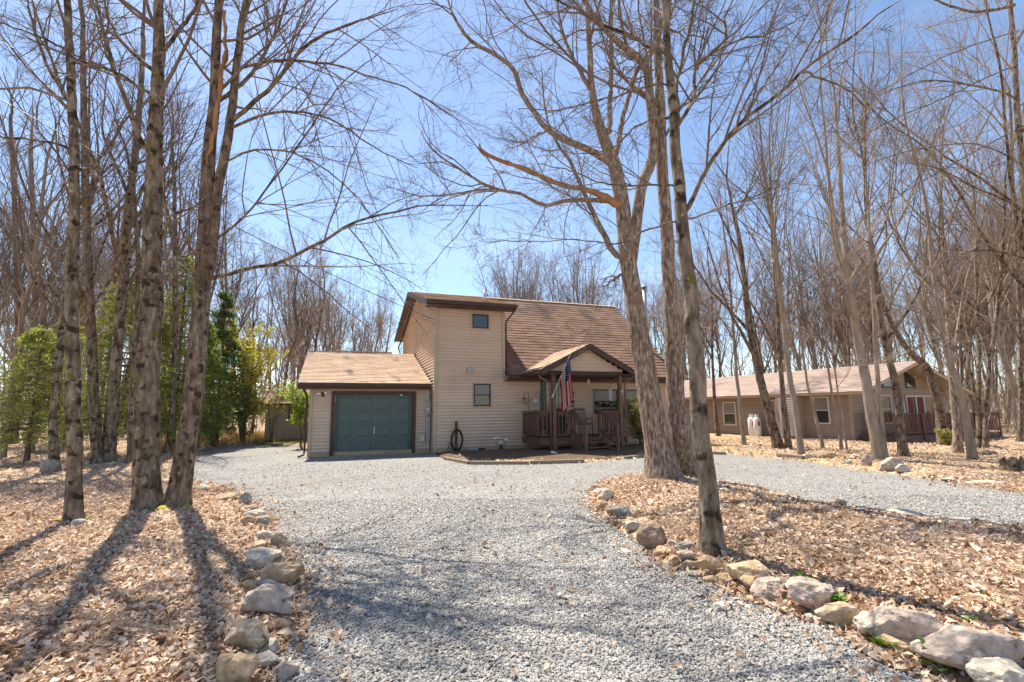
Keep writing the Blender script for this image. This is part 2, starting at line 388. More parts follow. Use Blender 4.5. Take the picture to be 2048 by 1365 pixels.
dx, dy = np.arange(-14, 27, 0.25), np.arange(-8, 27, 0.25)
DX, DY = np.meshgrid(dx, dy)
DZ = wav(DX, DY, 0.9, 0.3) * 0.012 - 0.004
tag(link('driveway', np_mesh('driveway', np.stack([DX.ravel(), DY.ravel(), DZ.ravel()], 1), grid_faces(*DX.shape), M['gravelbed'], True)), 'light grey gravel driveway', kind='structure')
bed = P2((868, 908), (880, 915), (935, 924), (1060, 925), (1180, 924), (1290, 913)) + [tuple(hw(10.5, -0.9)[:2]), tuple(hw(10.5, 0.05)[:2]), tuple(hw(0.05, 0.05)[:2])]
bx_, by_ = np.meshgrid(np.linspace(-4, 9, 110), np.linspace(13, 23, 90))
bd = sdf(bed, bx_.ravel(), by_.ravel())
bz = np.where(bd < 0, 0.05 + np.clip(-bd * 0.12, 0, 0.10), 0.05 - bd * 2.5) + wav(bx_.ravel(), by_.ravel(), 3, 1) * 0.012
ff = grid_faces(*bx_.shape)
ff = ff[(bd[ff] < 0.06).any(1)]
tag(link('mulch_bed', np_mesh('mulch_bed', np.stack([bx_.ravel(), by_.ravel(), bz], 1), ff, M['mulch'], True)), 'brown mulch bed along the house front', kind='structure')
def gz(x, y):
    return float(max(hgt(np.array([x]), np.array([y]))[0], 0.0))

# ------------------------------------------------------------------ house
House = empty('house', (TX, TY, 0), YAW)
tag(House, 'two storey tan vinyl sided house with brown shingle roof and attached garage', 'house')
COURSE = 0.118
def spans(a, b, cuts):
    out = [(a, b)]
    for ca, cb in cuts:
        nx = []
        for s, e in out:
            if cb <= s or ca >= e: nx.append((s, e)); continue
            if ca > s: nx.append((s, ca))
            if cb < e: nx.append((cb, e))
        out = nx
    return out
def lap_front(u0, u1, z0, z1, v, openings=(), top=None, sgn=-1, course=COURSE):
    """clapboards on a wall of constant y; sgn -1 faces -y. top(u0,u1,z) may clip the spans"""
    b = MB(); z = z0; rr = random.Random(int(u0 * 100 + v * 10))
    while z < z1 - 0.01:
        ze = min(z + course, z1)
        sp = [(u0, u1)] if top is None else top(z, ze)
        for s0, s1 in sp:
            for s, e in spans(s0, s1, [(o[0], o[1]) for o in openings if min(ze, o[3]) - max(z, o[2]) > 0.04]):
                if e - s < 0.02: continue
                p = v + sgn * 0.042; q = v + sgn * 0.006
                cuts = [s] + sorted(x for x in [s + rr.uniform(0.3, 3.6), s + rr.uniform(3.6, 8)] if x < e - 0.2) + [e]
                for a, c in zip(cuts, cuts[1:]):
                    zb = z + 0.034
                    vs = [(a, p, zb), (c, p, zb), (c, q, ze), (a, q, ze), (a, v - sgn * .004, zb + 0.004), (c, v - sgn * .004, zb + 0.004)]
                    b.add(vs, [(0, 1, 2, 3), (0, 4, 5, 1)], rr.random())
        z += course
    return b
def lap_side(v0, v1, z0, z1, u, sgn=-1, top=None, course=COURSE):
    """clapboards on a wall of constant x"""
    b = MB(); z = z0; rr = random.Random(3)
    while z < z1 - 0.01:
        ze = min(z + course, z1)
        for s, e in ([(v0, v1)] if top is None else top(z, ze)):
            if e - s < 0.02: continue
            p = u + sgn * 0.042; q = u + sgn * 0.006
            z2 = z + .034
            b.add([(p, s, z2), (p, e, z2), (q, e, ze), (q, s, ze), (u - sgn * .004, s, z2 + 0.004), (u - sgn * .004, e, z2 + 0.004)], [(0, 1, 2, 3), (0, 4, 5, 1)], rr.random())
        z += course
    return b
def shingles(ua, ub, pv0, pz0, pv1, pz1, clip=None, exposure=0.235, tab=0.42, axis='y', th=0.018):
    """shingle courses on a slope from (v0,z0) at the eave up to (v1,z1) at the ridge; axis: direction of the slope"""
    b = MB(); L = math.hypot(pv1 - pv0, pz1 - pz0); n = int(L / exposure)
    nv, nz = (pv1 - pv0) / L, (pz1 - pz0) / L
    hv, hz = -nz, nv
    if hz < 0: hv, hz = -hv, -hz
    rr = random.Random(int(ua * 77) + n)
    for i in range(n):
        s0, s1 = L * i / n, L * (i + 1) / n
        a0, a1 = (ua, ub) if clip is None else clip((s0 + s1) / 2 / L)
        u = a0 + (0 if i % 2 else -tab / 2)
        while u < a1:
            x, y = max(u, a0), min(u + tab - 0.006, a1)
            u += tab
            if y - x < 0.01: continue
            t = th + rr.uniform(0, 0.008)
            e = rr.uniform(0, 0.012)
            c = []
            for (uu, ss, hh) in ((x, s0 - e, t), (y, s0 - e, t), (y, s1, 0.003), (x, s1, 0.003), (x, s0 - e, 0.0), (y, s0 - e, 0.0)):
                pv, pz = pv0 + nv * ss + hv * hh, pz0 + nz * ss + hz * hh
                c.append((uu, pv, pz) if axis == 'y' else (pv, uu, pz))
            b.add(c, [(0, 1, 2, 3), (0, 4, 5, 1)], rr.random())
    return b
RV, RZ = 5.0, 7.12           # ridge
EV, EZ = -0.35, 2.9          # main front eave
HWID = 10.45
T_W = 2.75
def main_z(v): return EZ + (RZ - EZ) * (v - EV) / (RV - EV)
def dorm_z(v): return 5.62 + (RZ - 5.62) * (v + 0.38) / (RV + 0.38)
def back_z(v): return RZ + (5.6 - RZ) * (v - RV) / (10.45 - RV)
# foundation
fb = MB().box(0.0, HWID, 0.03, 10, -0.1, 0.2).box(-4.25, 0.0, 0.75, 9.8, -0.1, 0.14)
fo = fb.build('foundation', M['concrete'], House)
bl = MB().box(0, 0.39, 0, 0.02, 0, 0.19).build('block', M['concrete'], fo, (0.02, 0.012, -0.03), bevel=0.006)
for i in range(1, 26):
    c = bl.copy(); COL.objects.link(c); c.parent = fo; c.location = (0.02 + 0.405 * i, 0.012 + random.uniform(-.003, .003), -0.03)
for i in (0, 1, 8, 9):
    c = bl.copy(); COL.objects.link(c); c.parent = fo; c.location = (-4.22 + 0.405 * i + (0.35 if i > 5 else 0) - 0.0, 0.73, -0.07)
# walls (solid backing + laps)
WIN = [(1.44, 2.10, 4.68, 5.24), (1.50, 2.17, 1.70, 2.55), (6.60, 7.74, 1.38, 2.36), (8.04, 9.18, 1.38, 2.36)]
DOOR = (4.42, 5.36, 0.56, 2.70)
wf = MB().box(0, HWID, 0.06, 0.2, 0.2, 2.9).box(0, T_W, 0.06, 0.2, 2.9, 5.45).box(0, T_W, 0.2, 0.3, 0.2, 1.0)
wall = wf.build('wall', M['siding'], House)
op = WIN + [DOOR]
tag(lap_front(0.10, HWID - 0.10, 0.19, 2.86, 0.06, op).build('siding', M['siding'], wall), kind='stuff')
tag(lap_front(0.10, T_W - 0.09, 0.19 + COURSE * 23, 5.47, 0.06, op).build('siding', M['siding'], wall), kind='stuff')
MB().box(-0.012, 0.10, 0.0, 0.058, 0.12, 5.46).build('corner_board', M['trim_tan'], House)
MB().box(T_W - 0.09, T_W + 0.01, 0.0, 0.058, 2.75, 5.46).build('corner_board', M['trim_tan'], House)
MB().box(HWID - 0.1, HWID + 0.012, 0.0, 0.058, 0.12, 2.86).build('corner_board', M['trim_tan'], House)
# left side wall
sw = MB()
sw.add([(0.06, 0.2, 0.2), (0.06, 9.9, 0.2), (0.06, 9.9, back_z(9.9) - 0.15), (0.06, RV, RZ - 0.15), (0.06, 0.2, dorm_z(0.2) - 0.15),
        (0.14, 0.2, 0.2), (0.14, 9.9, 0.2), (0.14, 9.9, back_z(9.9) - 0.15), (0.14, RV, RZ - 0.15), (0.14, 0.2, dorm_z(0.2) - 0.15)],
       [(0, 1, 2, 3, 4), (9, 8, 7, 6, 5), (0, 5, 6, 1), (1, 6, 7, 2), (2, 7, 8, 3), (3, 8, 9, 4), (4, 9, 5, 0)])
sidew = sw.build('side_wall', M['siding'], House)
def side_top(z, ze):
    zt = ze + 0.12
    a = 0.11 if zt < dorm_z(0.1) else (zt - dorm_z(0)) / ((RZ - 5.62) / (RV + 0.38))
    c = 9.9 if zt < back_z(9.9) else RV + (zt - RZ) / ((5.6 - RZ) / (10.45 - RV))
    return [(a, c)] if c > a else []
tag(lap_side(0.11, 9.9, 0.19, 7.0, 0.06, -1, side_top).build('siding', M['siding'], sidew), kind='stuff')
MB().box(0.0, 0.056, 0.06, 0.112, 0.12, 5.5).build('corner_board', M['trim_tan'], House)
# right gable wall
sw = MB()
sw.add([(HWID - .08, 0.2, 0.2), (HWID - .08, 9.9, 0.2), (HWID - .08, 9.9, back_z(9.9) - 0.15), (HWID - .08, RV, RZ - 0.15), (HWID - .08, 0.2, main_z(0.2) - 0.15),
        (HWID, 0.2, 0.2), (HWID, 9.9, 0.2), (HWID, 9.9, back_z(9.9) - 0.15), (HWID, RV, RZ - 0.15), (HWID, 0.2, main_z(0.2) - 0.15)],
       [(0, 1, 2, 3, 4), (9, 8, 7, 6, 5), (0, 5, 6, 1), (1, 6, 7, 2), (2, 7, 8, 3), (3, 8, 9, 4), (4, 9, 5, 0)])
sw.build('side_wall', M['siding'], House)
MB().box(0.1, HWID - 0.1, 9.8, 9.9, 0.2, 5.5).build('wall', M['siding'], House)
# dormer cheek (right side of the two-storey front)
ck = MB()
ck.add([(T_W - .06, 0.2, 2.9), (T_W - .06, 0.2, dorm_z(.2) - .15), (T_W - .06, RV, RZ - .15), (T_W, 0.2, 2.9), (T_W, 0.2, dorm_z(.2) - .15), (T_W, RV, RZ - .15)],
       [(0, 1, 2), (5, 4, 3), (0, 3, 4, 1), (1, 4, 5, 2), (2, 5, 3, 0)])
ck.build('cheek_wall', M['siding'], House)
# roofs
def slab(b, ua, ub, va, za, vb, zb, th):
    return b.hexa([(ua, va, za - th), (ub, va, za - th), (ub, vb, zb - th), (ua, vb, zb - th)], [(ua, va, za), (ub, va, za), (ub, vb, zb), (ua, vb, zb)])
RU1 = 10.78
r1 = slab(MB(), T_W + .02, RU1, EV, EZ, RV, RZ, 0.12).build('roof', M['brown'], House)
tag(shingles(T_W + .0, RU1 + .02, EV - .03, EZ - .02, RV, RZ).build('shingles', M['shingle'], r1), kind='stuff')
r2 = slab(MB(), -0.36, 3.1, -0.38, 5.62, RV, RZ + .012, 0.10).build('dormer_roof', M['brown'], House)
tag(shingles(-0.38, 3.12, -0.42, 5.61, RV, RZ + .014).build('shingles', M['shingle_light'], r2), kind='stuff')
r3 = slab(MB(), -0.36, RU1, 10.45, 5.6, RV + .01, RZ - .002, 0.12).build('back_roof', M['brown'], House)
tag(shingles(-0.38, RU1 + .02, 10.48, 5.59, RV + .01, RZ).build('shingles', M['shingle'], r3), kind='stuff')
rc = MB()
u = -0.3
while u < RU1:
    rc.add([(u, RV - .13, RZ - .06 + .03), (u, RV, RZ + .045), (u, RV + .13, RZ - .01), (u + .26, RV - .13, RZ - .06 + .02), (u + .26, RV, RZ + .035), (u + .26, RV + .13, RZ - .02)],
           [(0, 1, 4, 3), (1, 2, 5, 4), (0, 2, 1)], random.random())
    u += 0.25
tag(rc.build('ridge_cap', M['shingle_light'], House), kind='stuff')
# rake boards, fascia, gutters
rk = MB()
rk.hexa([(-.40, -.40, 5.40), (-.362, -.40, 5.40), (-.362, RV, RZ - .17), (-.40, RV, RZ - .17)], [(-.40, -.40, 5.605), (-.362, -.40, 5.605), (-.362, RV, RZ + .0), (-.40, RV, RZ + .0)])
rk.hexa([(-.40, RV + .002, RZ - .17), (-.362, RV + .002, RZ - .17), (-.362, 10.47, 5.40), (-.40, 10.47, 5.40)], [(-.40, RV + .002, RZ), (-.362, RV + .002, RZ), (-.362, 10.47, 5.58), (-.40, 10.47, 5.58)])
rk.hexa([(RU1 + .003, EV, EZ - .2), (RU1 + .04, EV, EZ - .2), (RU1 + .04, RV, RZ - .19), (RU1 + .003, RV, RZ - .19)], [(RU1 + .003, EV, EZ - .01), (RU1 + .04, EV, EZ - .01), (RU1 + .04, RV, RZ), (RU1 + .003, RV, RZ)])
rk.build('rake_board', M['brown'], House)
def gutter(b, ua, ub, v, z, w=0.12, h=0.11):
    b.box(ua, ub, v - w, v - w + .012, z - h, z + .01).box(ua, ub, v - w + .012, v - .002, z - h, z - h + .012)
    b.box(ua, ua + .012, v - w + .012, v - .002, z - h + .012, z).box(ub - .012, ub, v - w + .012, v - .002, z - h + .012, z)
    return b
gutter(MB(), -.36, 3.12, -0.40, 5.57).build('gutter', M['brown'], House)
MB().box(-.36, 3.1, -.396, -.37, 5.38, 5.51).build('fascia', M['brown'], House)
MB().box(-.355, 3.09, -.368, .05, 5.40, 5.43).build('soffit', M['brown'], House)
gutter(MB(), T_W + .02, 3.42, EV - .02, EZ - .05).build('gutter', M['brown'], House)
gutter(MB(), 7.25, RU1, EV - .02, EZ - .05).build('gutter', M['brown'], House)
MB().box(T_W + .012, RU1, EV - .017, EV + .005, EZ - .26, EZ - .125).build('fascia', M['brown'], House)
MB().box(T_W + .012, RU1 - .0, EV + .006, .05, EZ - .24, EZ - .21).build('soffit', M['brown'], House)
def pipe(pts, r=0.035, name='downspout', mat='brown', n=8, parent=House):
    return MB().tube(pts, r, n).build(name, M[mat], parent, smooth=True)
pipe([(3.04, -.46, 5.5), (3.04, -.40, 5.38), (2.84, -.04, 5.05), (2.80, 0.0, 4.95), (2.80, 0.0, 3.2)])
pipe([(-.05, 9.98, 5.5), (-.2, 10.1, 5.1), (-.1, 10.0, 4.8), (-.04, 9.97, 2.5)])
# roof vent and stove pipe
pipe([(2.55, 2.1, 6.1), (2.55, 2.1, 6.72)], 0.05, 'roof_vent', 'galv', 10)
sp_ = pipe([(10.35, 1.5, 4.1), (10.35, 1.5, 7.3)], 0.09, 'stove_pipe', 'galv', 12)
MB().tube([(10.35, 1.5, 7.32), (10.35, 1.5, 7.36), (10.35, 1.5, 7.46)], [0.16, 0.15, 0.02], 12).build('rain_cap', M['galv'], sp_)
# garage
GU0, GV = -4.25, 0.72
GEV, GEZ, GRV, GRZ = GV - 0.28, 2.56, 5.35, 4.2
def gar_z(v): return GEZ + (GRZ - GEZ) * (v - GEV) / (GRV - GEV)
GD = (-3.53, -0.55, 0.0, 2.27)
gw = MB().box(GU0, GD[0], GV + .06, GV + .2, .14, 2.5).box(GD[1], 0.0, GV + .06, GV + .2, .14, 2.5).box(GD[0], GD[1], GV + .06, GV + .2, 2.27, 2.5)
gw.box(GU0 + .06, GU0 + .15, GV + .2, 9.8, .14, 2.5)
gwall = gw.build('garage_wall', M['siding'], House)
tag(lap_front(GU0 + .09, -0.0, .13, 2.52, GV + .06, [GD]).build('siding', M['siding'], gwall), kind='stuff')
tag(lap_side(GV + .05, 9.8, .13, 2.52, GU0 + .06).build('siding', M['siding'], gwall), kind='stuff')
MB().box(GU0 - .01, GU0 + .09, GV, GV + .058, .08, 2.52).build('corner_board', M['trim_tan'], House)
g1 = slab(MB(), -4.6, -0.02, GEV, GEZ, GRV, GRZ, 0.10).build('garage_roof', M['brown'], House)
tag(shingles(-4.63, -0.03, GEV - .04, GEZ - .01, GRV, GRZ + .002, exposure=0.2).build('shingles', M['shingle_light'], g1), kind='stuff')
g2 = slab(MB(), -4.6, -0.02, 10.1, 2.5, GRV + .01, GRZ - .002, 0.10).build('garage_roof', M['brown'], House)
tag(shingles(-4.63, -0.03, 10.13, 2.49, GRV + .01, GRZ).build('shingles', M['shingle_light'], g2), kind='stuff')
MB().box(-3.55, -1.0, GRV - .12, GRV + .12, GRZ + .03, GRZ + .07).build('ridge_vent', M['shingle_light'], House)
MB().box(-4.6, -3.6, GRV - .1, GRV + .1, GRZ + .0, GRZ + .028).build('ridge_cap', M['shingle_light'], House)
gutter(MB(), -4.62, -0.04, GEV - .02, GEZ - .03, .12, .10).build('gutter', M['brown'], House)
MB().box(-4.6, -0.03, GEV - .018, GEV + .01, GEZ - .22, GEZ - .105).build('fascia', M['brown'], House)
MB().box(-4.59, -0.03, GEV + .012, GV + .05, GEZ - .2, GEZ - .17).build('soffit', M['brown'], House)
de = MB()
for a, b_ in ((-4.62, -3.75), (-3.74, -2.85), (-2.84, -1.9), (-1.89, -1.05), (-1.04, -.04)):
    de.bar((a, GEV - .075, GEZ - .005 + random.uniform(-.004, .004)), (b_, GEV - .075, GEZ - .005 + random.uniform(-.004, .004)), 0.13, 0.018)
de.build('drip_edge', M['offwhite'], House)
gk = MB().hexa([(-4.64, GEV, GEZ - .2), (-4.605, GEV, GEZ - .2), (-4.605, GRV, GRZ - .17), (-4.64, GRV, GRZ - .17)], [(-4.64, GEV, GEZ), (-4.605, GEV, GEZ), (-4.605, GRV, GRZ), (-4.64, GRV, GRZ)])
gk.build('rake_board', M['brown'], House)
pipe([(-4.5, GEV - .06, 2.45), (-4.47, GEV + .0, 2.35), (-4.36, GV - .03, 2.15), (-4.34, GV - .02, 2.0), (-4.34, GV - .02, .2), (-4.36, GV - .1, .09), (-4.5, GV - .4, .05)])
# garage door
gf = MB().box(GD[0], GD[0] + .12, GV - .03, GV + .10, 0.0, 2.27).box(GD[1] - .12, GD[1], GV - .03, GV + .10, 0.0, 2.27).box(GD[0] + .12, GD[1] - .12, GV - .03, GV + .10, 2.15, 2.27)
gf.build('door_frame', M['brown'], House, bevel=.004)
gd = MB(); DU0, DU1 = GD[0] + .125, GD[1] - .125; sh = 2.13 / 4
for i in range(4):
    gd.box(DU0, DU1, GV + .13, GV + .17, .02 + i * sh, .02 + (i + 1) * sh - .012)
gd.box(DU0, DU1, GV + .15, GV + .165, 0.01, 2.14)
gdo = gd.build('garage_door', M['green'], House, bevel=.004)
pw = (DU1 - DU0) / 4
pm = MB(); w2, h2 = pw / 2 - .09, sh / 2 - .09
pm.add([(-w2, 0, -h2), (w2, 0, -h2), (w2, 0, h2), (-w2, 0, h2), (-w2 + .05, -.02, -h2 + .05), (w2 - .05, -.02, -h2 + .05), (w2 - .05, -.02, h2 - .05), (-w2 + .05, -.02, h2 - .05)],
       [(4, 5, 6, 7), (0, 1, 5, 4), (1, 2, 6, 5), (2, 3, 7, 6), (3, 0, 4, 7)])
pan = pm.build('door_panel', M['green'], gdo)
rim = MB()
for a in ((-w2 - .03, w2 + .03, -h2 - .03, -h2 - .004), (-w2 - .03, w2 + .03, h2 + .004, h2 + .03), (-w2 - .03, -w2 - .004, -h2, h2), (w2 + .004, w2 + .03, -h2, h2)):
    rim.box(a[0], a[1], -.008, .002, a[2], a[3])
rimo = rim.build('panel_moulding', M['green'], gdo)
for k, src in enumerate((pan, rimo)):
    for i in range(4):
        for j in range(4):
            o = src if i + j == 0 else src.copy()
            if i + j: COL.objects.link(o); o.parent = gdo
            o.location = (DU0 + pw * (i + .5), GV + .128, .02 + sh * (j + .5) - .006)
hd = MB().bar((DU0 + pw * 2.02, GV + .09, .82), (DU0 + pw * 2.02, GV + .09, .97), .022, .02).box(DU0 + pw * 2.02 - .02, DU0 + pw * 2.02 + .02, GV + .10, GV + .129, .75, .79)
hd.build('handle', M['white'], gdo)
MB().box(DU0 + pw * 2 - .03, DU0 + pw * 2 + .03, GV + .10, GV + .129, .08, .11).build('lift_grip', M['grey'], gdo)
MB().box(GD[0] - .05, GD[1] + .05, GV - .35, GV + .3, -.1, .012).build('door_sill', M['concrete'], House)
# windows
def window(o, grey_top=True, low='glass', grille=False, slider=False):
    ua, ub, za, zb = o
    f = MB()
    for a in ((ua - .045, ua, za - .045, zb + .045), (ub, ub + .045, za - .045, zb + .045), (ua, ub, za - .045, za), (ua, ub, zb, zb + .045)):
        f.box(a[0], a[1], .006, .056, a[2], a[3])
    w = f.build('window', M['trim_tan'], House)
    f = MB(); t = .05
    for a in ((ua, ua + t, za, zb), (ub - t, ub, za, zb), (ua + t, ub - t, za, za + t), (ua + t, ub - t, zb - t, zb)):
        f.box(a[0], a[1], .012, .054, a[2], a[3])
    zm = (za + zb) / 2
    if not slider: f.box(ua + t, ub - t, .02, .05, zm - .02, zm + .02)
    f.build('frame', M['frame'], w)
    if slider:
        MB().box(ua + t, ub - t, .038, .048, za + t, zb - t).build('pane', M['glass'], w)
    else:
        MB().box(ua + t, ub - t, .030, .036, zm + .02, zb - t).build('pane', M['blind_sky' if grey_top else 'glass'], w)
        MB().box(ua + t, ub - t, .044, .050, za + t, zm - .02).build('pane', M['glass'], w)
        MB().box(ua + t, ub - t, .036, .0435, za + t + .22 * (zm - za), za + t + .4 * (zm - za)).build('blind_rail', M['blind_sky'], w)
    return w
window(WIN[0], slider=True)
for o in WIN[1:]: window(o)
# front door with storm glass
ua, ub, za, zb = DOOR
f = MB().box(ua, ua + .06, .015, .10, za, zb).box(ub - .06, ub, .015, .10, za, zb).box(ua + .06, ub - .06, .015, .10, zb - .06, zb)
fd = f.build('front_door', M['greendoor'], House)
MB().box(ua + .06, ub - .06, .03, .058, za, za + .75).build('door_leaf', M['greendoor'], fd)
MB().box(ua + .06, ub - .06, .045, .055, za + .75, zb - .06).build('pane', M['glass'], fd)
f = MB()
for i in range(1, 3): f.box(ua + .06 + i * .275 - .008, ua + .06 + i * .275 + .008, .030, .043, za + .76, zb - .06)
for i in range(1, 5): f.box(ua + .06, ub - .06, .032, .041, za + .75 + i * .26 - .008, za + .75 + i * .26 + .008)
f.build('muntin', M['greendoor'], fd)
MB().tube([(ub - .1, .03, za + .92), (ub - .1, .0, za + .92)], .025, 8).build('handle', M['galv'], fd)
MB().box(4.24, 4.38, .02, .045, .75, 2.7).build('shutter', M['greendoor'], House)
# foundation vent
MB().box(1.28, 1.95, 0.004, .03, .02, .17).build('vent_frame', M['grey'], House)
MB().box(1.68, 1.93, -0.002, .003, .035, .155).build('vent_opening', M['black'], House)
MB().box(8.7, 9.1, 0.0, .03, .02, .17).build('vent_opening', M['black'], House)

# porch roof (part of the house)
PU, PHW, PV, PZ, PA = 5.3, 1.93, -2.15, 2.96, 3.93
def roof_meet(z): return EV + (z - EZ) * (RV - EV) / (RZ - EZ)
pr = MB()
for s in (-1, 1):
    a, e = (PU, PA), (PU + s * PHW, PZ)
    va, ve = roof_meet(PA) + .05, roof_meet(PZ) + .02
    pr.hexa([(a[0], PV, a[1] - .1), (e[0], PV, e[1] - .1), (e[0], ve, e[1] - .1), (a[0], va, a[1] - .1)], [(a[0], PV, a[1]), (e[0], PV, e[1]), (e[0], ve, e[1]), (a[0], va, a[1])])
pro = pr.build('porch_roof', M['brown'], House)
for s in (-1, 1):
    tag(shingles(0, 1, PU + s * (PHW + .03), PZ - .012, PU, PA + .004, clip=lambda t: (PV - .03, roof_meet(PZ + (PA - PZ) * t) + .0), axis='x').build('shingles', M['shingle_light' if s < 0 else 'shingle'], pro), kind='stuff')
gb = MB()
for s in (-1, 1):
    e, a = (PU + s * (PHW + .02), PZ - .03), (PU, PA - .005)
    gb.hexa([(e[0], PV - .035, e[1] - .2), (a[0], PV - .035, a[1] - .2), (a[0], PV - .003, a[1] - .2), (e[0], PV - .003, e[1] - .2)] if s < 0 else
            [(a[0], PV - .035, a[1] - .2), (e[0], PV - .035, e[1] - .2), (e[0], PV - .003, e[1] - .2), (a[0], PV - .003, a[1] - .2)],
            [(e[0], PV - .035, e[1]), (a[0], PV - .035, a[1]), (a[0], PV - .003, a[1]), (e[0], PV - .003, e[1])] if s < 0 else
            [(a[0], PV - .035, a[1]), (e[0], PV - .035, e[1]), (e[0], PV - .003, e[1]), (a[0], PV - .003, a[1])])
gb.build('rake_board', M['brown'], House)
GT0, GTV = 2.93, PV + .22
sl_ = (PA - PZ) / PHW
def por_top(z, ze):
    h = (PA - .14 - ze) / sl_
    return [(PU - min(h, 1.5), PU + min(h, 1.5))] if h > .05 else []
gt = MB().prism([(PU - 1.5, GT0), (PU + 1.5, GT0), (PU, PA - .13)], 'y', GTV, GTV + .06).build('porch_gable', M['siding'], House)
tag(lap_front(0, 1, GT0, PA - .15, GTV, (), por_top).build('siding', M['siding'], gt), kind='stuff')
MB().box(PU - 1.8, PU + 1.8, PV + .0, .05, 2.80, 2.83).build('porch_ceiling', M['brown'], House)
MB().box(PU - 1.5, PU + 1.5, GTV - .02, GTV + .12, 2.832, 2.93).build('porch_beam', M['brown'], House)
for s in (-1, 1):
    MB().box(PU + s * 1.8 - .07, PU + s * 1.8 + .07, PV + .02, EV - .2, 2.832, 2.9).build('porch_beam', M['brown'], House)
    gm = MB(); gu = PU + s * (PHW + .06)
    gm.box(gu - .06, gu - .048, PV, EV - .16, PZ - .16, PZ - .04).box(gu + .048, gu + .06, PV, EV - .16, PZ - .16, PZ - .04).box(gu - .048, gu + .048, PV, EV - .16, PZ - .16, PZ - .148).box(gu - .048, gu + .048, PV, PV + .012, PZ - .148, PZ - .04)
    gm.build('gutter', M['brown'], House)
for uu in (3.97, 6.72):
    MB().box(uu - .065, uu + .065, -1.87, -1.74, -.05, 2.80).build('porch_post', M['postwood'], House, bevel=.006)
pipe([(3.33, -2.0, 2.80), (3.36, -2.0, 2.7), (3.72, -1.92, 2.52), (3.80, -1.90, 2.40), (3.80, -1.9, .15)], .036, 'downspout', 'postwood')
pipe([(7.25, -1.9, 2.80), (7.2, -1.9, 2.7), (6.9, -1.9, 2.6), (6.88, -1.9, 2.4), (6.88, -1.9, .12), (6.95, -2.05, .08)], .036, 'downspout', 'postwood')

# porch deck with rails and steps
Deck = empty('porch_deck', (TX, TY, 0), YAW)
tag(Deck, 'dark stained wooden porch deck with railings and front steps under the gable', 'porch')
DZ0 = 0.56
db = MB().box(3.42, 6.95, -1.86, -1.80, .33, DZ0 - .045).box(3.42, 3.47, -1.80, -.02, .33, DZ0 - .045).box(6.9, 6.95, -1.80, -.02, .33, DZ0 - .045)
db.build('deck_frame', M['deckwood'], Deck)
v = -1.92
pl = MB().box(3.38, 6.99, 0, .132, DZ0 - .04, DZ0).build('deck_board', M['deckwood'], Deck, (0, -1.92, 0))
for i in range(1, 13):
    c = pl.copy(); COL.objects.link(c); c.parent = Deck; c.location = (random.uniform(-.004, .004), -1.92 + .14 * i, random.uniform(-.002, .002))
balm = MB().box(-.017, .017, -.017, .017, 0, .80)
bal = None
def rail(p, q, n, post=False):
    global bal
    p, q = Vector((*p, 0)), Vector((*q, 0))
    MB().bar((p.x, p.y, DZ0 + .92), (q.x, q.y, DZ0 + .92), .13, .035).build('top_rail', M['deckwood'], Deck)
    MB().bar((p.x, p.y, DZ0 + .85), (q.x, q.y, DZ0 + .85), .035, .085).build('rail', M['deckwood'], Deck)
    MB().bar((p.x, p.y, DZ0 + .10), (q.x, q.y, DZ0 + .10), .035, .085).build('rail', M['deckwood'], Deck)
    for i in range(n):
        w = p.lerp(q, (i + .5) / n)
        if bal is None: o = bal = balm.build('baluster', M['deckwood'], Deck)
        else: o = bal.copy(); COL.objects.link(o); o.parent = Deck
        d = (q - p).normalized(); o.location = (w.x + d.y * .036, w.y - d.x * .036, DZ0 + .07)
rail((3.46, -.08), (3.46, -1.72), 13)
rail((3.46, -1.78), (3.88, -1.80), 3)
rail((4.06, -1.80), (4.62, -1.80), 4)
rail((5.86, -1.80), (6.64, -1.80), 6)
rail((6.90, -1.72), (6.90, -.08), 12)
for uu, vv in ((4.68, -1.82), (5.80, -1.82)):
    MB().box(uu - .05, uu + .05, vv - .05, vv + .05, -.02, DZ0 + .93).build('newel_post', M['deckwood'], Deck, bevel=.005)
for uu in (4.62, 5.86):
    MB().box(uu - .05, uu + .05, -2.98, -2.88, -.04, .98).build('newel_post', M['deckwood'], Deck, bevel=.005)
    uu2 = 4.68 if uu < 5 else 5.80
    MB().bar((uu2, -1.80, DZ0 + .96), (uu, -3.02, 1.0), .14, .038).build('stair_rail', M['deckwood'], Deck)
    MB().bar((uu2, -1.88, DZ0 + .25), (uu, -2.90, .32), .035, .09).build('stair_rail', M['deckwood'], Deck)
    MB().prism([(-1.87, .50), (-1.87, .2), (-2.86, -.05), (-2.86, .13)], 'x', uu2 - .02, uu2 + .02).build('stringer', M['deckwood'], Deck)
    for i in range(3):
        t = (i + .7) / 3.4
        MB().box(uu + (uu2 - uu) * (1 - t) - .017, uu + (uu2 - uu) * (1 - t) + .017, -1.85 - t * 1.05 - .017, -1.85 - t * 1.05 + .017, .78 - .55 * t, 1.45 - .52 * t).build('baluster', M['deckwood'], Deck)
for i, zz in enumerate((.40, .24, .08)):
    MB().box(4.70, 5.78, -2.18 - i * .3, -1.90 - i * .3, zz - .04, zz).build('step', M['postwood'], Deck)
    MB().box(5.2, 5.27, -2.1 - i * .3, -2.0 - i * .3, zz - .16, zz - .042).build('step_support', M['deckwood'], Deck)
MB().box(4.9, 6.1, -3.5, -3.06, -.03, .07).build('landing', M['deckwood'], Deck)

# ------------------------------------------------------------------ small things by the house
def hobj(name, u, v, z, label, cat, group=None):
    p = hw(u, v, z)
    e = empty(name, tuple(p), YAW)
    return tag(e, label, cat, group)
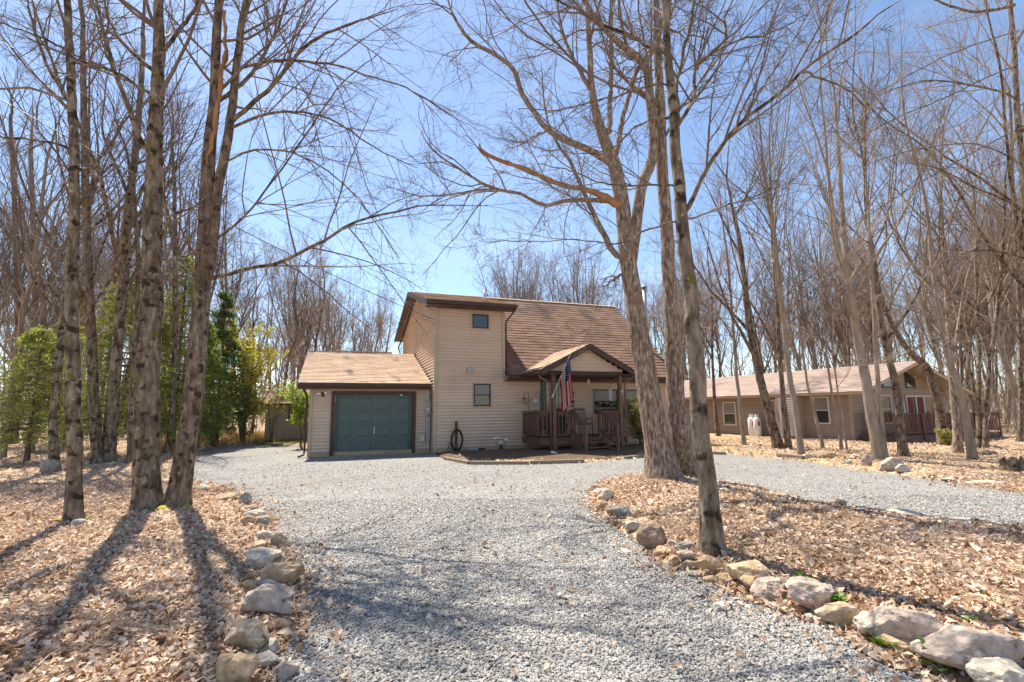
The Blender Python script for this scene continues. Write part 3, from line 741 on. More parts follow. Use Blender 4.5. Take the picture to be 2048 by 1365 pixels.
# electric meter
t = hobj('electric_meter', -.10, GV + .02, 1.3, 'grey electric meter box with round glass meter beside the garage door', 'meter')
MB().box(-.11, .10, -.10, .02, .1, .62).build('box', M['grey'], t, bevel=.008)
MB().tube([(-.0, -.10, .32), (-.0, -.17, .32), (-.0, -.19, .32)], [.085, .085, .06], 14).build('glass_meter', M['clear'], t, smooth=True)
MB().tube([(0, -.05, .62), (0, -.05, 1.0), (.02, -.05, 1.22)], .028, 8).build('conduit', M['galv'], t)
MB().box(-.07, .09, -.11, .02, -.85, .02).build('lower_box', M['grey'], t, bevel=.006)
MB().tube([(.03, -.05, -.85), (.03, -.05, -1.35)], .025, 8).build('conduit', M['galv'], t)
t = hobj('disconnect_box', -.30, GV + .03, .42, 'small pale grey utility box low on the garage wall', 'utility box')
MB().box(-.09, .09, -.09, .03, 0, .27).build('box', M['offwhite'], t, bevel=.008)
MB().box(-.10, .10, -.105, .03, .272, .285).build('lid', M['grey'], t)
# flood light on garage
t = hobj('flood_light', -3.82, GV + .03, 2.18, 'white and black twin flood light on the garage wall', 'flood light')
MB().tube([(0, .02, 0), (0, -.04, 0)], .06, 10).build('base_plate', M['black'], t)
MB().tube([(0, -.04, 0), (-.05, -.08, -.01), (-.09, -.10, 0)], .014, 6).build('arm', M['black'], t)
MB().tube([(-.08, -.08, .0), (-.2, -.12, .01)], [.035, .055], 10).build('lamp_head', M['white'], t)
MB().tube([(.04, -.07, .02), (.13, -.12, .03)], [.03, .05], 10).build('lamp_head', M['white'], t)
MB().tube([(.0, -.06, -.07), (.0, -.10, -.09)], [.035, .03], 10).build('sensor', M['black'], t)
t = hobj('wall_box', 1.33, .03, 3.05, 'small grey weatherproof box between the tower windows', 'electrical box')
MB().box(-.055, .055, -.07, .01, -.09, .09).build('box', M['grey'], t, bevel=.008)
MB().box(-.062, .062, -.085, -.072, -.095, .095).build('cover', M['grey'], t, bevel=.006)
# hose hanger
t = hobj('garden_hose', .80, -.16, .02, 'coiled black garden hose hanging from a rusty post by the wall', 'hose')
MB().box(-.05, .05, -.03, .04, -.05, 1.14).build('post', M['rust'], t, bevel=.006)
co = MB()
for k in range(7):
    r0 = .19 + .013 * (k % 4); pts = []
    for i in range(25):
        a = 2 * math.pi * i / 24
        pts.append((math.cos(a) * r0 + .012 * math.sin(k * 2.1), -.06 - .016 * k + .01 * math.sin(3 * a + k), .47 + math.sin(a) * (r0 * 1.75) + .01 * math.cos(k)))
    co.tube(pts, .0125, 6, cap=False)
co.tube([(.12, -.1, .2), (.0, -.12, .02), (-.2, -.15, .03), (-.35, -.1, .12), (-.2, .1, .33)], .0125, 6)
co.build('hose', M['hose'], t, smooth=True)
t = hobj('outdoor_faucet', .55, .03, .36, 'small garden faucet on the wall left of the hose', 'faucet')
MB().tube([(0, .02, 0), (0, -.08, 0), (0, -.1, -.06)], .014, 8).build('spout', M['galv'], t)
MB().tube([(0, -.04, .03), (0, -.04, .05)], .03, 8).build('handle', M['rust'], t)
# shepherd hooks
def hook(u, v, zt, side, label):
    t = hobj('shepherd_hook', u, v, .0, label, 'plant hook')
    MB().tube([(0, 0, 0), (0, 0, zt)] + [(side * .09 * (1 - math.cos(a)), 0, zt + .09 * math.sin(a)) for a in (.5, 1.0, 1.57, 2.2, 2.8, 3.14)] + [(side * .18, 0, zt - .06)], .008, 6).build('rod', M['black'], t)
    return hw(u + side * .18, v, zt - .07)
q = hook(3.62, -.25, 2.14, -1, 'thin black shepherd hook holding the small lantern near the porch')
t = empty('hanging_lantern', tuple(q), YAW); tag(t, 'small black lantern hanging on the wall side hook left of the porch', 'lantern')
MB().tube([(0, 0, 0), (0, 0, -.04)], .006, 6).build('ring', M['black'], t)
MB().tube([(0, 0, -.04), (0, 0, -.10)], [.015, .075], 8).build('roof', M['black'], t)
lb = MB()
for a in range(4):
    x, y = .055 * math.cos(a * 1.57 + .78), .055 * math.sin(a * 1.57 + .78)
    lb.bar((x, y, -.1), (x, y, -.25), .012, .012)
lb.box(-.06, .06, -.06, .06, -.27, -.25)
lb.build('cage', M['black'], t)
MB().tube([(0, 0, -.24), (0, 0, -.14)], .025, 8).build('candle', M['white'], t)
q = hook(4.08, -.3, 2.14, -1, 'thin black shepherd hook holding the round glass feeder by the shutter')
t = empty('bird_feeder', tuple(q), YAW); tag(t, 'round pale glass bird feeder hanging from the hook by the green shutter', 'bird feeder')
MB().tube([(0, 0, 0), (0, 0, -.05)], .005, 6).build('wire', M['black'], t)
MB().tube([(0, 0, -.05), (0, 0, -.08), (0, 0, -.16), (0, 0, -.26), (0, 0, -.30)], [.02, .08, .12, .10, .03], 12).build('bowl', M['clear'], t, smooth=True)
MB().tube([(0, 0, -.3), (0, 0, -.33)], [.09, .08], 12).build('tray', M['grey'], t)
# wind chime, hanging tube lamp, ceiling lamp
t = hobj('wind_chime', 6.35, -1.75, 2.80, 'silver wind chime hanging from the porch ceiling before the window', 'wind chime')
MB().tube([(0, 0, 0), (0, 0, -.45)], .004, 5).build('cord', M['black'], t)
MB().tube([(0, 0, -.45), (0, 0, -.465)], .07, 12).build('disc', M['timber'], t)
for k in range(5):
    a = k * 1.256
    MB().tube([(.052 * math.cos(a), .052 * math.sin(a), -.49), (.052 * math.cos(a), .052 * math.sin(a), -.78 - .05 * k)], .011, 8).build('tube', M['galv'], t)
t = hobj('hanging_jar', 5.72, -1.2, 2.80, 'clear glass jar hanging under the porch gable', 'jar')
MB().tube([(0, 0, 0), (0, 0, -.1)], .004, 5).build('cord', M['black'], t)
MB().tube([(0, 0, -.1), (0, 0, -.12), (0, 0, -.15), (0, 0, -.34)], [.03, .03, .055, .05], 12).build('glass', M['clear'], t, smooth=True)
t = hobj('porch_lamp', 5.0, -.9, 2.80, 'white round ceiling lamp under the porch roof', 'ceiling lamp')
MB().tube([(0, 0, 0), (0, 0, -.03)], .12, 14).build('base_plate', M['white'], t)
MB().tube([(0, 0, -.03), (0, 0, -.08), (0, 0, -.12)], [.13, .11, .05], 14).build('shade', M['white'], t, smooth=True)
t = hobj('wall_plaque', 5.62, .02, 1.95, 'small dark decorative plaque on the wall right of the front door', 'plaque')
for k in range(4):
    MB().box(-.06 + .01 * (k % 2), .08, -.035, -.005, -.33 + k * .17, -.19 + k * .17).build('tile', M['rust'] if k % 2 else M['timber'], t, bevel=.006)
t = hobj('post_ornament', 6.72, -1.88, 2.22, 'small white ornament on the right porch post', 'ornament')
MB().tube([(0, 0.01, 0), (0, -.03, 0), (.01, -.07, .0), (.015, -.1, -.01)], [.03, .045, .05, .02], 10).build('shell', M['offwhite'], t, smooth=True)
MB().tube([(0, -.05, -.05), (.0, -.06, -.11)], [.02, .025], 8).build('drop', M['offwhite'], t)
# patio table set on the porch
t = hobj('patio_chair', 5.55, -1.0, DZ0, 'black metal patio chair on the porch behind the steps', 'chair')
for a, b_ in ((-.26, -.24), (.26, -.24)):
    MB().tube([(a, b_, 0), (a, b_, .62), (a, b_ + .1, .65), (a, .22, .62)], .014, 8).build('arm', M['black'], t)
for a, b_ in ((-.26, .24), (.26, .24)):
    MB().tube([(a, b_, 0), (a, b_ - .02, .45), (a * .98, b_ + .14, 1.0)], .015, 8).build('leg', M['black'], t)
MB().box(-.26, .26, -.25, .25, .42, .46).build('seat', M['black'], t, bevel=.01)
bk = MB().bar((-.25, .38, 1.0), (.25, .38, 1.0), .03, .05).bar((-.25, .28, .52), (.25, .28, .52), .03, .04)
for k in range(6): bk.bar((-.2 + k * .08, .285, .52), (-.2 + k * .08, .38, 1.0), .022, .012, (0, 1, 0))
bk.build('backrest', M['black'], t)
t = hobj('patio_table', 5.2, -.55, DZ0, 'low black round patio table on the porch by the window', 'table')
MB().tube([(0, 0, .66), (0, 0, .70)], .38, 20).build('tabletop', M['black'], t)
for a in range(4):
    MB().tube([(.3 * math.cos(a * 1.57 + .4), .3 * math.sin(a * 1.57 + .4), 0), (.12 * math.cos(a * 1.57 + .4), .12 * math.sin(a * 1.57 + .4), .35), (.26 * math.cos(a * 1.57 + .4), .26 * math.sin(a * 1.57 + .4), .66)], .014, 6).build('leg', M['black'], t)
# adirondack chair
t = hobj('adirondack_chair', 3.98, -.95, DZ0, 'red brown wooden adirondack chair with fan back behind the left porch railing', 'chair')
for k in range(7):
    a = (k - 3) * .13
    MB().bar((.045 * (k - 3) * 1.1, .18, .28), (.045 * (k - 3) * 1.1 + math.sin(a) * .62, .42, .28 + .72 * math.cos(a)), .07, .02, (0, 1, 0)).build('back_slat', M['chair'], t)
for k in range(5):
    MB().box(-.27, .27, -.38 + k * .11, -.29 + k * .11, .36 - k * .03, .38 - k * .03).build('seat_slat', M['chair'], t)
for s in (-1, 1):
    MB().box(s * .33 - .06, s * .33 + .06, -.42, .3, .53, .555).build('arm', M['chair'], t)
    MB().box(s * .31 - .025, s * .31 + .025, -.36, -.26, 0, .53).build('leg', M['chair'], t)
    MB().bar((s * .29, -.3, .3), (s * .29, .5, .03), .03, .1).build('leg', M['chair'], t)
# spot light on ground
g = gp(1108, 912, .06)
t = empty('garden_spotlight', (g[0], g[1], .05), .5); tag(t, 'small white tube spotlight on the ground before the left porch post', 'spotlight')
MB().tube([(0, 0, 0), (0, 0, .07)], .012, 6).build('stake', M['black'], t)
MB().tube([(-.07, .05, .12), (.05, -.05, .07), (.07, -.066, .062)], [.05, .055, .055], 10).build('head', M['white'], t)
MB().tube([(.071, -.067, .0615), (.075, -.070, .06)], [.045, .04], 10).build('lens', M['black'], t)
# white flowers
g = gp(1002, 900, .12)
t = empty('white_flowers', (g[0], g[1], .10)); tag(t, 'cluster of white flowers on dark stems in the mulch bed by the wall', 'flowers')
for k, (a, b_, h) in enumerate(((-.22, .0, .40), (-.09, .05, .42), (.18, -.02, .36), (-.02, -.05, .26), (.22, .05, .31), (.02, .04, .20))):
    MB().tube([(a * .3, b_, 0), (a * .7, b_, h * .6), (a, b_, h)], .006, 5).build('stem', M['hose'], t)
    fm = MB()
    for j in range(6):
        an = j * 1.047
        fm.tube([(a, b_, h), (a + .04 * math.cos(an), b_ + .03 * math.sin(an), h + .035), (a + .06 * math.cos(an), b_ + .045 * math.sin(an), h + .025)], [.014, .042, .012], 6)
    fm.build('blossom', M['white'], t, smooth=True)
lf = MB()
for j in range(26):
    an = random.uniform(0, 6.28); r = random.uniform(.08, .2); h = random.uniform(.05, .25)
    c, s_ = math.cos(an), math.sin(an)
    lf.add([(0, 0, h * .4), (c * r * .5 - s_ * .02, s_ * r * .5 + c * .02, h), (c * r, s_ * r, h * .9), (c * r * .5 + s_ * .02, s_ * r * .5 - c * .02, h)], [(0, 1, 2, 3)])
tag(lf.build('foliage', M['hose'], t), kind='stuff')

# flag
def wv(x, y, v):
    d = ray(x, y); n = np.array([-HS, HC, 0]); o = np.array([TX, TY, 0])
    return CO + d * ((v - (CO - o) @ n) / (d @ n))
A0 = wv(1105, 793, -1.90); A1 = wv(1140, 710, -2.55)
FL = empty('flag', tuple(A0)); tag(FL, 'American flag hanging from an angled white pole on the left porch post', 'flag')
pd = A1 - A0; Lp = np.linalg.norm(pd); pdn = pd / Lp
MB().tube([(0, 0, 0), tuple(pd * 1.02)], .013, 8).build('flagpole', M['offwhite'], FL)
MB().tube([tuple(-pdn * .06), tuple(pdn * .10)], .024, 8).build('bracket', M['white'], FL)
MB().tube([tuple(pd * 1.02), tuple(pd * 1.02 + pdn * .05)], [.02, .012], 8).build('finial', M['white'], FL)
NS, NT = 26, 40
hoist, fly = 0.96, 1.50
rt = CR.copy(); dep = np.array([0, 1.0, 0])
fv = np.zeros((NS + 1, NT + 1, 3))
for i in range(NS + 1):
    s_ = i / NS
    top = pd - pdn * hoist * s_ * 0.90
    for j in range(NT + 1):
        tt = j / NT
        # the cloth falls from the pole and gathers into soft vertical folds
        sq = 1 - .42 * min(1, tt * 2.2)
        cx = (pd - pdn * hoist * .40) @ rt
        g_ = min(1, tt * 2.5)
        sx_ = s_ + g_ * .105 * math.sin(s_ * 12.0 + .6 * tt)
        tx_ = pd - pdn * hoist * sx_ * .92
        x = (tx_ @ rt - cx) * (1 - tt * .02) + cx + .09 * tt + .12 * tt * (0.5 - sx_)
        drop = fly * tt * (1 - .12 * s_ - .04 * math.sin(s_ * 9)) * (1 - 0.03)
        fold = .09 * math.cos(s_ * 12.0 + .6 * tt) * g_ + .02 * math.sin(s_ * 19 + 2) * g_
        p = rt * x + dep * (top[1] * (1 - tt * .5) + fold) + np.array([0, 0, 1.0]) * (top[2] - drop)
        fv[i, j] = p
fm = np_mesh('cloth', fv.reshape(-1, 3), grid_faces(NS + 1, NT + 1), [M['red'], M['flagwhite'], M['blue']], True,
             [(2 if (i < 14 and j < 16) else (i // 2) % 2) for i in range(NS) for j in range(NT)])
cl = link('cloth', fm, FL)
so_ = cl.modifiers.new('thickness', 'SOLIDIFY'); so_.thickness = .004
st = MB()
for r_ in range(9):
    for c_ in range(6 if r_ % 2 == 0 else 5):
        si, tj = (r_ + 1) * 1.4, (c_ + (1 if r_ % 2 == 0 else 1.5)) / 6.6 * 16
        if tj > 15.4: continue
        i, j = min(int(si), NS - 1), min(int(tj), NT - 1)
        p = fv[i, j]; e1 = fv[i + 1, j] - p; e2 = fv[i, j + 1] - p
        p = p + e1 * (si - i) + e2 * (tj - j)
        n = np.cross(e1, e2); n /= np.linalg.norm(n)
        e1 = e1 / np.linalg.norm(e1); e2 = np.cross(n, e1)
        for sg in (1, -1):
            ring = []
            for k in range(10):
                rr_ = .021 if k % 2 == 0 else .0085
                ring.append(p + n * sg * .006 + (e2 * -math.cos(k * .6283) + e1 * math.sin(k * .6283)) * rr_)
            st.add(ring + [p + n * sg * .0065], [(k, (k + 1) % 10, 10) for k in range(10)])
tag(st.build('stars', M['flagwhite'], FL), kind='stuff')

# ------------------------------------------------------------------ shed
g = gp(572, 884)
SH = empty('garden_shed', (g[0], g[1], 0), 0.30)
tag(SH, 'small tan plank sided shed with brown roof beyond the garage', 'shed')
sb = MB().box(-1.05, 2.3, .03, 2.6, 0.02, 1.95).build('wall', M['plank'], SH)
for i in range(11):
    MB().box(-1.05 + i * .305, -1.05 + i * .305 + .295, 0, .028 + .001 * (i % 2), .05, 1.95).build('plank', M['plank'], sb)
MB().prism([(-.25, 1.98), (1.3, 2.72), (2.85, 1.98), (2.85, 1.9), (1.3, 2.6), (-.25, 1.9)], 'x', -1.3, 2.55).build('roof', M['brown'], SH)
tag(shingles(-1.32, 2.57, -.28, 1.99, 1.3, 2.735, exposure=.16).build('shingles', M['shingle_light'], SH), kind='stuff')
MB().prism([(0.03, 1.95), (2.6, 1.95), (1.3, 2.55)], 'x', -1.02, -.95).build('gable', M['plank'], SH)
w = MB().box(.05, .95, -.03, .0, 1.15, 1.20).box(.05, .95, -.03, 0, 1.75, 1.80).box(.05, .10, -.03, 0, 1.20, 1.75).box(.90, .95, -.03, 0, 1.20, 1.75).box(.48, .52, -.03, 0, 1.2, 1.75).build('window', M['brown'], SH)
MB().box(.10, .90, -.012, -.004, 1.20, 1.75).build('pane', M['glass'], w)

# ------------------------------------------------------------------ neighbouring house
NB_Y = 22.0
nbx = NB_Y * (1695 - 1024) / FPX
NBH = empty('neighbour_house', (nbx, NB_Y, -.12), math.atan2(.375, .927))
tag(NBH, 'low brown tan ranch house with pinkish roof behind the trees on the right', 'house')
# local x along the gable end, local y along the long side (away), front gable faces -y
NE, NA, NW_, NL = 2.45, 3.75, 7.2, 15.0
MB().box(0, NW_, 0.06, NL, -.1, .22).build('foundation', M['concrete'], NBH)
nw = MB().box(.06, .2, .2, NL, .2, NE).box(.06, NW_, .06, .2, .2, NE).prism([(.1, NE), (NW_ - .1, NE), (NW_ / 2, NA - .1)], 'y', .06, .2).build('wall', M['siding_far'], NBH)
NWIN = [(.95, 1.6, .95, 2.15), (2.15, 2.8, .95, 2.15)]
def nb_top(z, ze):
    if ze <= NE: return [(.08, NW_)]
    h = (NA - .1 - ze) * (NW_ / 2) / (NA - NE)
    return [(NW_ / 2 - h, NW_ / 2 + h)] if h > .1 else []
tag(lap_front(.08, NW_, .2, NA - .1, .06, NWIN + [(3.9, 6.2, .35, 2.2)], nb_top).build('siding', M['siding_far'], nw), kind='stuff')
def nb_side(z, ze):
    return spans(.1, NL, [(a, b_) for a, b_, c_, d_ in ((1.1, 1.75, .95, 2.1), (3.95, 4.5, .95, 2.0), (6.6, 7.4, .75, 1.95)) if min(ze, d_) - max(z, c_) > .04])
tag(lap_side(.1, NL, .2, NE, .06, -1, nb_side).build('siding', M['siding_far'], nw), kind='stuff')
MB().box(-.01, .08, -.01, .055, .15, NE).box(-.01, .05, .06, .12, .15, NE).build('corner_board', M['siding_far'], NBH)
nr = MB().prism([(-.45, NE - .12), (NW_ / 2, NA), (NW_ + .45, NE - .12), (NW_ + .45, NE - .24), (NW_ / 2, NA - .14), (-.45, NE - .24)], 'y', -.9, NL + .4).build('roof', M['trim_tan'], NBH)
tag(shingles(-.92, NL + .42, -.47, NE - .12, NW_ / 2, NA + .004, axis='x', exposure=.2, tab=.5).build('shingles', M['shingle_far'], nr), kind='stuff')
tag(shingles(-.92, NL + .42, NW_ + .47, NE - .12, NW_ / 2, NA + .004, axis='x', exposure=.2, tab=.5).build('shingles', M['shingle_far'], nr), kind='stuff')
def nwin_front(ua, ub, za, zb, top=None):
    f = MB(); t = .07
    f.box(ua - t, ua, .0, .056, za - t, zb + t).box(ub, ub + t, .0, .056, za - t, zb + t).box(ua, ub, .0, .056, za - t, za).box(ua, ub, .0, .056, zb, zb + t).box(ua, ub, .01, .05, (za + zb) / 2 - .02, (za + zb) / 2 + .02)
    w = f.build('window', M['offwhite'], NBH)
    MB().box(ua, ub, .04, .05, za, (za + zb) / 2 - .02).build('pane', M['glass'], w)
    MB().box(ua, ub, .03, .04, (za + zb) / 2 + .02, zb).build('pane', M['glass'], w)
for o in NWIN: nwin_front(*o)
for a, b_, z0_, z1_, z2_ in ((1.5, 2.2, 2.55, 2.78, 3.05), (2.35, 3.1, 2.55, 3.08, 3.36), (4.1, 4.85, 2.55, 3.36, 3.08)):
    MB().prism([(a, z0_), (b_, z0_), (b_, z2_), (a, z1_)], 'y', .01, .05).build('window', M['frame'], NBH)
    w = MB().prism([(a + .06, z0_ + .06), (b_ - .06, z0_ + .06), (b_ - .06, z2_ - .07), (a + .06, z1_ - .05)], 'y', .0, .009).build('pane', M['glass'], NBH)
pdm = MB().box(3.95, 4.02, -.01, .09, .35, 2.2).box(6.1, 6.17, -.01, .09, .35, 2.2).box(4.02, 6.1, -.01, .09, 2.12, 2.2).box(4.68, 4.78, 0, .09, .35, 2.12).box(5.3, 5.4, 0, .09, .35, 2.12).build('patio_door', M['offwhite'], NBH)
MB().box(4.02, 6.1, .04, .05, .35, 2.12).build('pane', M['glass'], pdm)
MB().box(4.8, 5.28, .022, .036, .4, 2.1).build('curtain', M['curtain'], pdm)
MB().box(4.05, 4.5, .022, .036, .4, 2.1).build('curtain', M['curtain'], pdm)
MB().tube([(3.5, -.02, 1.35), (3.5, -.12, 1.36), (3.5, -.12, 1.85)], [.05, .06, .05], 8).build('wall_lamp', M['offwhite'], NBH)
def nwin_side(va, vb, za, zb):
    t = .07; f = MB()
    f.box(.0, .056, va - t, va, za - t, zb + t).box(.0, .056, vb, vb + t, za - t, zb + t).box(.0, .056, va, vb, za - t, za).box(.0, .056, va, vb, zb, zb + t).box(.01, .05, va, vb, (za + zb) / 2 - .02, (za + zb) / 2 + .02)
    w = f.build('window', M['offwhite'], NBH)
    MB().box(.04, .05, va, vb, za, (za + zb) / 2 - .02).build('pane', M['glass'], w)
    MB().box(.03, .04, va, vb, (za + zb) / 2 + .02, zb).build('pane', M['blind_sky'], w)
nwin_side(1.1, 1.75, .95, 2.1)
nwin_side(3.95, 4.5, .95, 2.0)
nwin_side(6.6, 7.4, .75, 1.95)
# bump-out with louvred front
MB().box(-.45, .03, 2.35, 3.5, .2, NE - .27).build('bay', M['siding_far'], NBH)
lv = MB()
for k in range(15): lv.box(-.49, -.452, 2.5, 3.2, .32 + k * .125, .41 + k * .125)
lv.box(-.51, -.452, 3.2, 3.27, .2, NE - .3).box(-.51, -.452, 2.43, 2.5, .2, NE - .3)
lv.build('louvre', M['offwhite'], NBH)
# deck
ND = empty('neighbour_deck', (nbx, NB_Y, -.12), math.atan2(.375, .927))
tag(ND, 'raised dark wooden deck with baluster railing on the gable end of the ranch house', 'deck')
dd = MB().box(.35, 8.4, -1.4, -1.34, .18, .40).box(.35, .41, -1.34, -.02, .18, .40).box(8.34, 8.4, -1.34, 1.5, .18, .40)
dd.build('deck_frame', M['postwood'], ND)
for i in range(11): MB().box(.32, 8.43, -1.42 + i * .128, -1.42 + i * .128 + .12, .402, .43 + .001 * (i % 2)).build('deck_board', M['postwood'], ND)
for pa_, pb_, w_, h_ in (((.35, -1.38, 1.36), (8.4, -1.38, 1.36), .13, .04), ((.38, -1.3, 1.36), (.38, -.05, 1.36), .13, .038), ((.35, -1.38, .56), (8.4, -1.38, .56), .04, .08), ((.38, -1.3, .56), (.38, -.05, .56), .04, .078)):
    MB().bar(pa_, pb_, w_, h_).build('top_rail' if w_ > .1 else 'rail', M['deckwood'], ND)
for uu in (.38, 2.4, 4.4, 6.4, 8.36): MB().box(uu - .05, uu + .05, -1.46, -1.42, -.1, 1.34).build('post', M['deckwood'], ND)
nbal = MB().box(-.018, .018, -.018, .018, .52, 1.33).build('baluster', M['postwood'], ND, (.5, -1.38, 0))
for i in range(1, 60):
    c = nbal.copy(); COL.objects.link(c); c.parent = ND; c.location = (.5 + .132 * i, -1.38, 0)
for i in range(8):
    c = nbal.copy(); COL.objects.link(c); c.parent = ND; c.location = (.38, -1.25 + .15 * i, 0)
# propane tanks
for k, (vv, px) in enumerate(((4.75, 0), (5.1, 1))):
    a = math.atan2(.375, .927)
    lx, ly = -.42, vv
    wx, wy = nbx + lx * math.cos(a) - ly * math.sin(a), NB_Y + lx * math.sin(a) + ly * math.cos(a)
    t = empty('propane_tank', (wx, wy, -.02))
    tag(t, ['white propane cylinder nearer the deck against the ranch house wall', 'white propane cylinder farther from the deck against the ranch house wall'][k], 'propane tank', 'propane tanks at the ranch house')
    MB().tube([(0, 0, .03), (0, 0, .06), (0, 0, .95), (0, 0, 1.03), (0, 0, 1.08)], [.14, .185, .185, .15, .08], 16).build('cylinder', M['white'], t, smooth=True)
    MB().tube([(0, 0, 0), (0, 0, .05)], .16, 16).build('foot_ring', M['offwhite'], t)
    MB().tube([(0, 0, 1.07), (0, 0, 1.22)], .10, 12).build('collar', M['white'], t)
    MB().tube([(0, 0, 1.2), (0, 0, 1.25)], .035, 8).build('valve', M['rust'], t)
    MB().box(-.05, .05, -.19, -.182, .62, .85).build('sticker', M['red'], t)

# ------------------------------------------------------------------ tubes / branches in bulk
def unit(a): return a / (np.linalg.norm(a, axis=-1, keepdims=True) + 1e-9)
def tubes(P, R, sides):
    """P (B,N,3), R (B,N) -> verts, quads"""
    B, N, _ = P.shape
    T = np.empty_like(P)
    T[:, 1:-1] = P[:, 2:] - P[:, :-2]; T[:, 0] = P[:, 1] - P[:, 0]; T[:, -1] = P[:, -1] - P[:, -2]
    T = unit(T)
    ref = np.where(np.abs(T[:, :1, 2:3]) > .8, np.array([1.0, .2, 0]), np.array([.1, .1, 1.0]))
    ref = np.broadcast_to(ref, T.shape)
    U = unit(np.cross(T, ref)); Wv = np.cross(T, U)
    an = np.arange(sides) * 2 * math.pi / sides
    ring = U[:, :, None] * np.cos(an)[:, None] + Wv[:, :, None] * np.sin(an)[:, None]
    V = P[:, :, None] + ring * R[:, :, None, None]
    base = (np.arange(B)[:, None, None] * N + np.arange(N - 1)[None, :, None]) * sides
    k = np.arange(sides)[None, None]; k2 = (k + 1) % sides
    F = np.stack([base + k, base + k2, base + sides + k2, base + sides + k], -1).reshape(-1, 4)
    return V.reshape(-1, 3), F
def join(parts):
    Vs, Fs, n = [], [], 0
    for v, f in parts:
        Vs.append(v); Fs.append(f + n); n += len(v)
    return np.concatenate(Vs), np.concatenate(Fs)
def resample(pts, rad, n):
    """Catmull-Rom through pts, n samples"""
    P = np.asarray(pts, float); r = np.asarray(rad, float)
    m = len(P)
    s = np.concatenate([[0], np.cumsum(np.linalg.norm(np.diff(P, axis=0), axis=1))]); s /= s[-1]
    t = np.linspace(0, 1, n)
    if m < 3:
        return np.stack([np.interp(t, s, P[:, k]) for k in range(3)], 1), np.interp(t, s, r)
    E = np.concatenate([[2 * P[0] - P[1]], P, [2 * P[-1] - P[-2]]])
    i = np.clip(np.searchsorted(s, t, side='right') - 1, 0, m - 2)
    w = ((t - s[i]) / (s[i + 1] - s[i] + 1e-9))[:, None]
    a, b, c, d = E[i], E[i + 1], E[i + 2], E[i + 3]
    Q = .5 * (2 * b + (c - a) * w + (2 * a - 5 * b + 4 * c - d) * w ** 2 + (3 * b - a - 3 * c + d) * w ** 3)
    return Q, np.interp(t, s, r)
def grow(P, R, k, lo, hi, ang, ratio, n, rng, upw=0.0, wob=.12, shrink=.5, rr=.6, lmin=.12, keep=1.0, lmax=9, rabs=None, aspread=14):
    B, N, _ = P.shape
    idx = np.repeat(np.arange(B), k)
    if keep < 1: idx = idx[rng.random(len(idx)) < keep]
    m = len(idx)
    t = rng.uniform(lo, hi, m)
    f = t * (N - 1); i = np.minimum(f.astype(int), N - 2); w = (f - i)[:, None]
    p = P[idx, i] * (1 - w) + P[idx, i + 1] * w
    T = unit(P[idx, i + 1] - P[idx, i])
    r = R[idx, i] * (1 - w[:, 0]) + R[idx, i + 1] * w[:, 0]
    plen = np.linalg.norm(np.diff(P, axis=1), axis=2).sum(1)[idx]
    q = unit(np.cross(T, rng.normal(size=(m, 3))))
    a = np.radians(rng.normal(ang, aspread, m))[:, None]
    d = unit(T * np.cos(a) + q * np.sin(a))
    L = np.clip(plen * ratio * (1 - shrink * (t - lo) / (hi - lo + 1e-6)) * rng.uniform(.55, 1.25, m), lmin, lmax)
    out = np.empty((m, n + 1, 3)); out[:, 0] = p
    for j in range(n):
        d = unit(d + rng.normal(size=(m, 3)) * wob + np.array([0, 0, upw]))
        out[:, j + 1] = out[:, j] + d * (L / n)[:, None]
    r0 = r * rr if rabs is None else np.minimum(r * rr, rabs)
    Rn = r0[:, None] * np.linspace(1, .35, n + 1)[None]
    return out, Rn
def trunk_mesh(P, R, sides, rng, flare=1.5, fl_h=.5, rough=.018, s_noise=1.0):
    N = len(P)
    V, F = tubes(P[None], R[None], sides)
    V = V.reshape(N, sides, 3)
    an = np.arange(sides) * 2 * math.pi / sides
    ph = rng.uniform(0, 6.28, 6)
    h = np.linalg.norm(P - P[0], axis=1)
    nz = (np.sin(2 * an + ph[0])[None] * np.sin(h * .9 + ph[1])[:, None] + np.sin(3 * an + ph[2])[None] * np.sin(h * 1.7 + ph[3])[:, None] + .8 * np.sin(5 * an + ph[4])[None] * np.cos(h * 3.3 + ph[5])[:, None])
    nz = nz + rng.normal(size=nz.shape) * .9
    sc = 1 + rough * nz
    fl = 1 + (flare - 1) * np.exp(-h / (fl_h * .45))[:, None] * (1 + .45 * np.sin(4 * an + ph[0]) + .3 * np.sin(7 * an + ph[2]))[None]
    V = P[:, None] + (V - P[:, None]) * (sc * fl)[:, :, None]
    return V.reshape(-1, 3), F
TREE_TRIS = 0
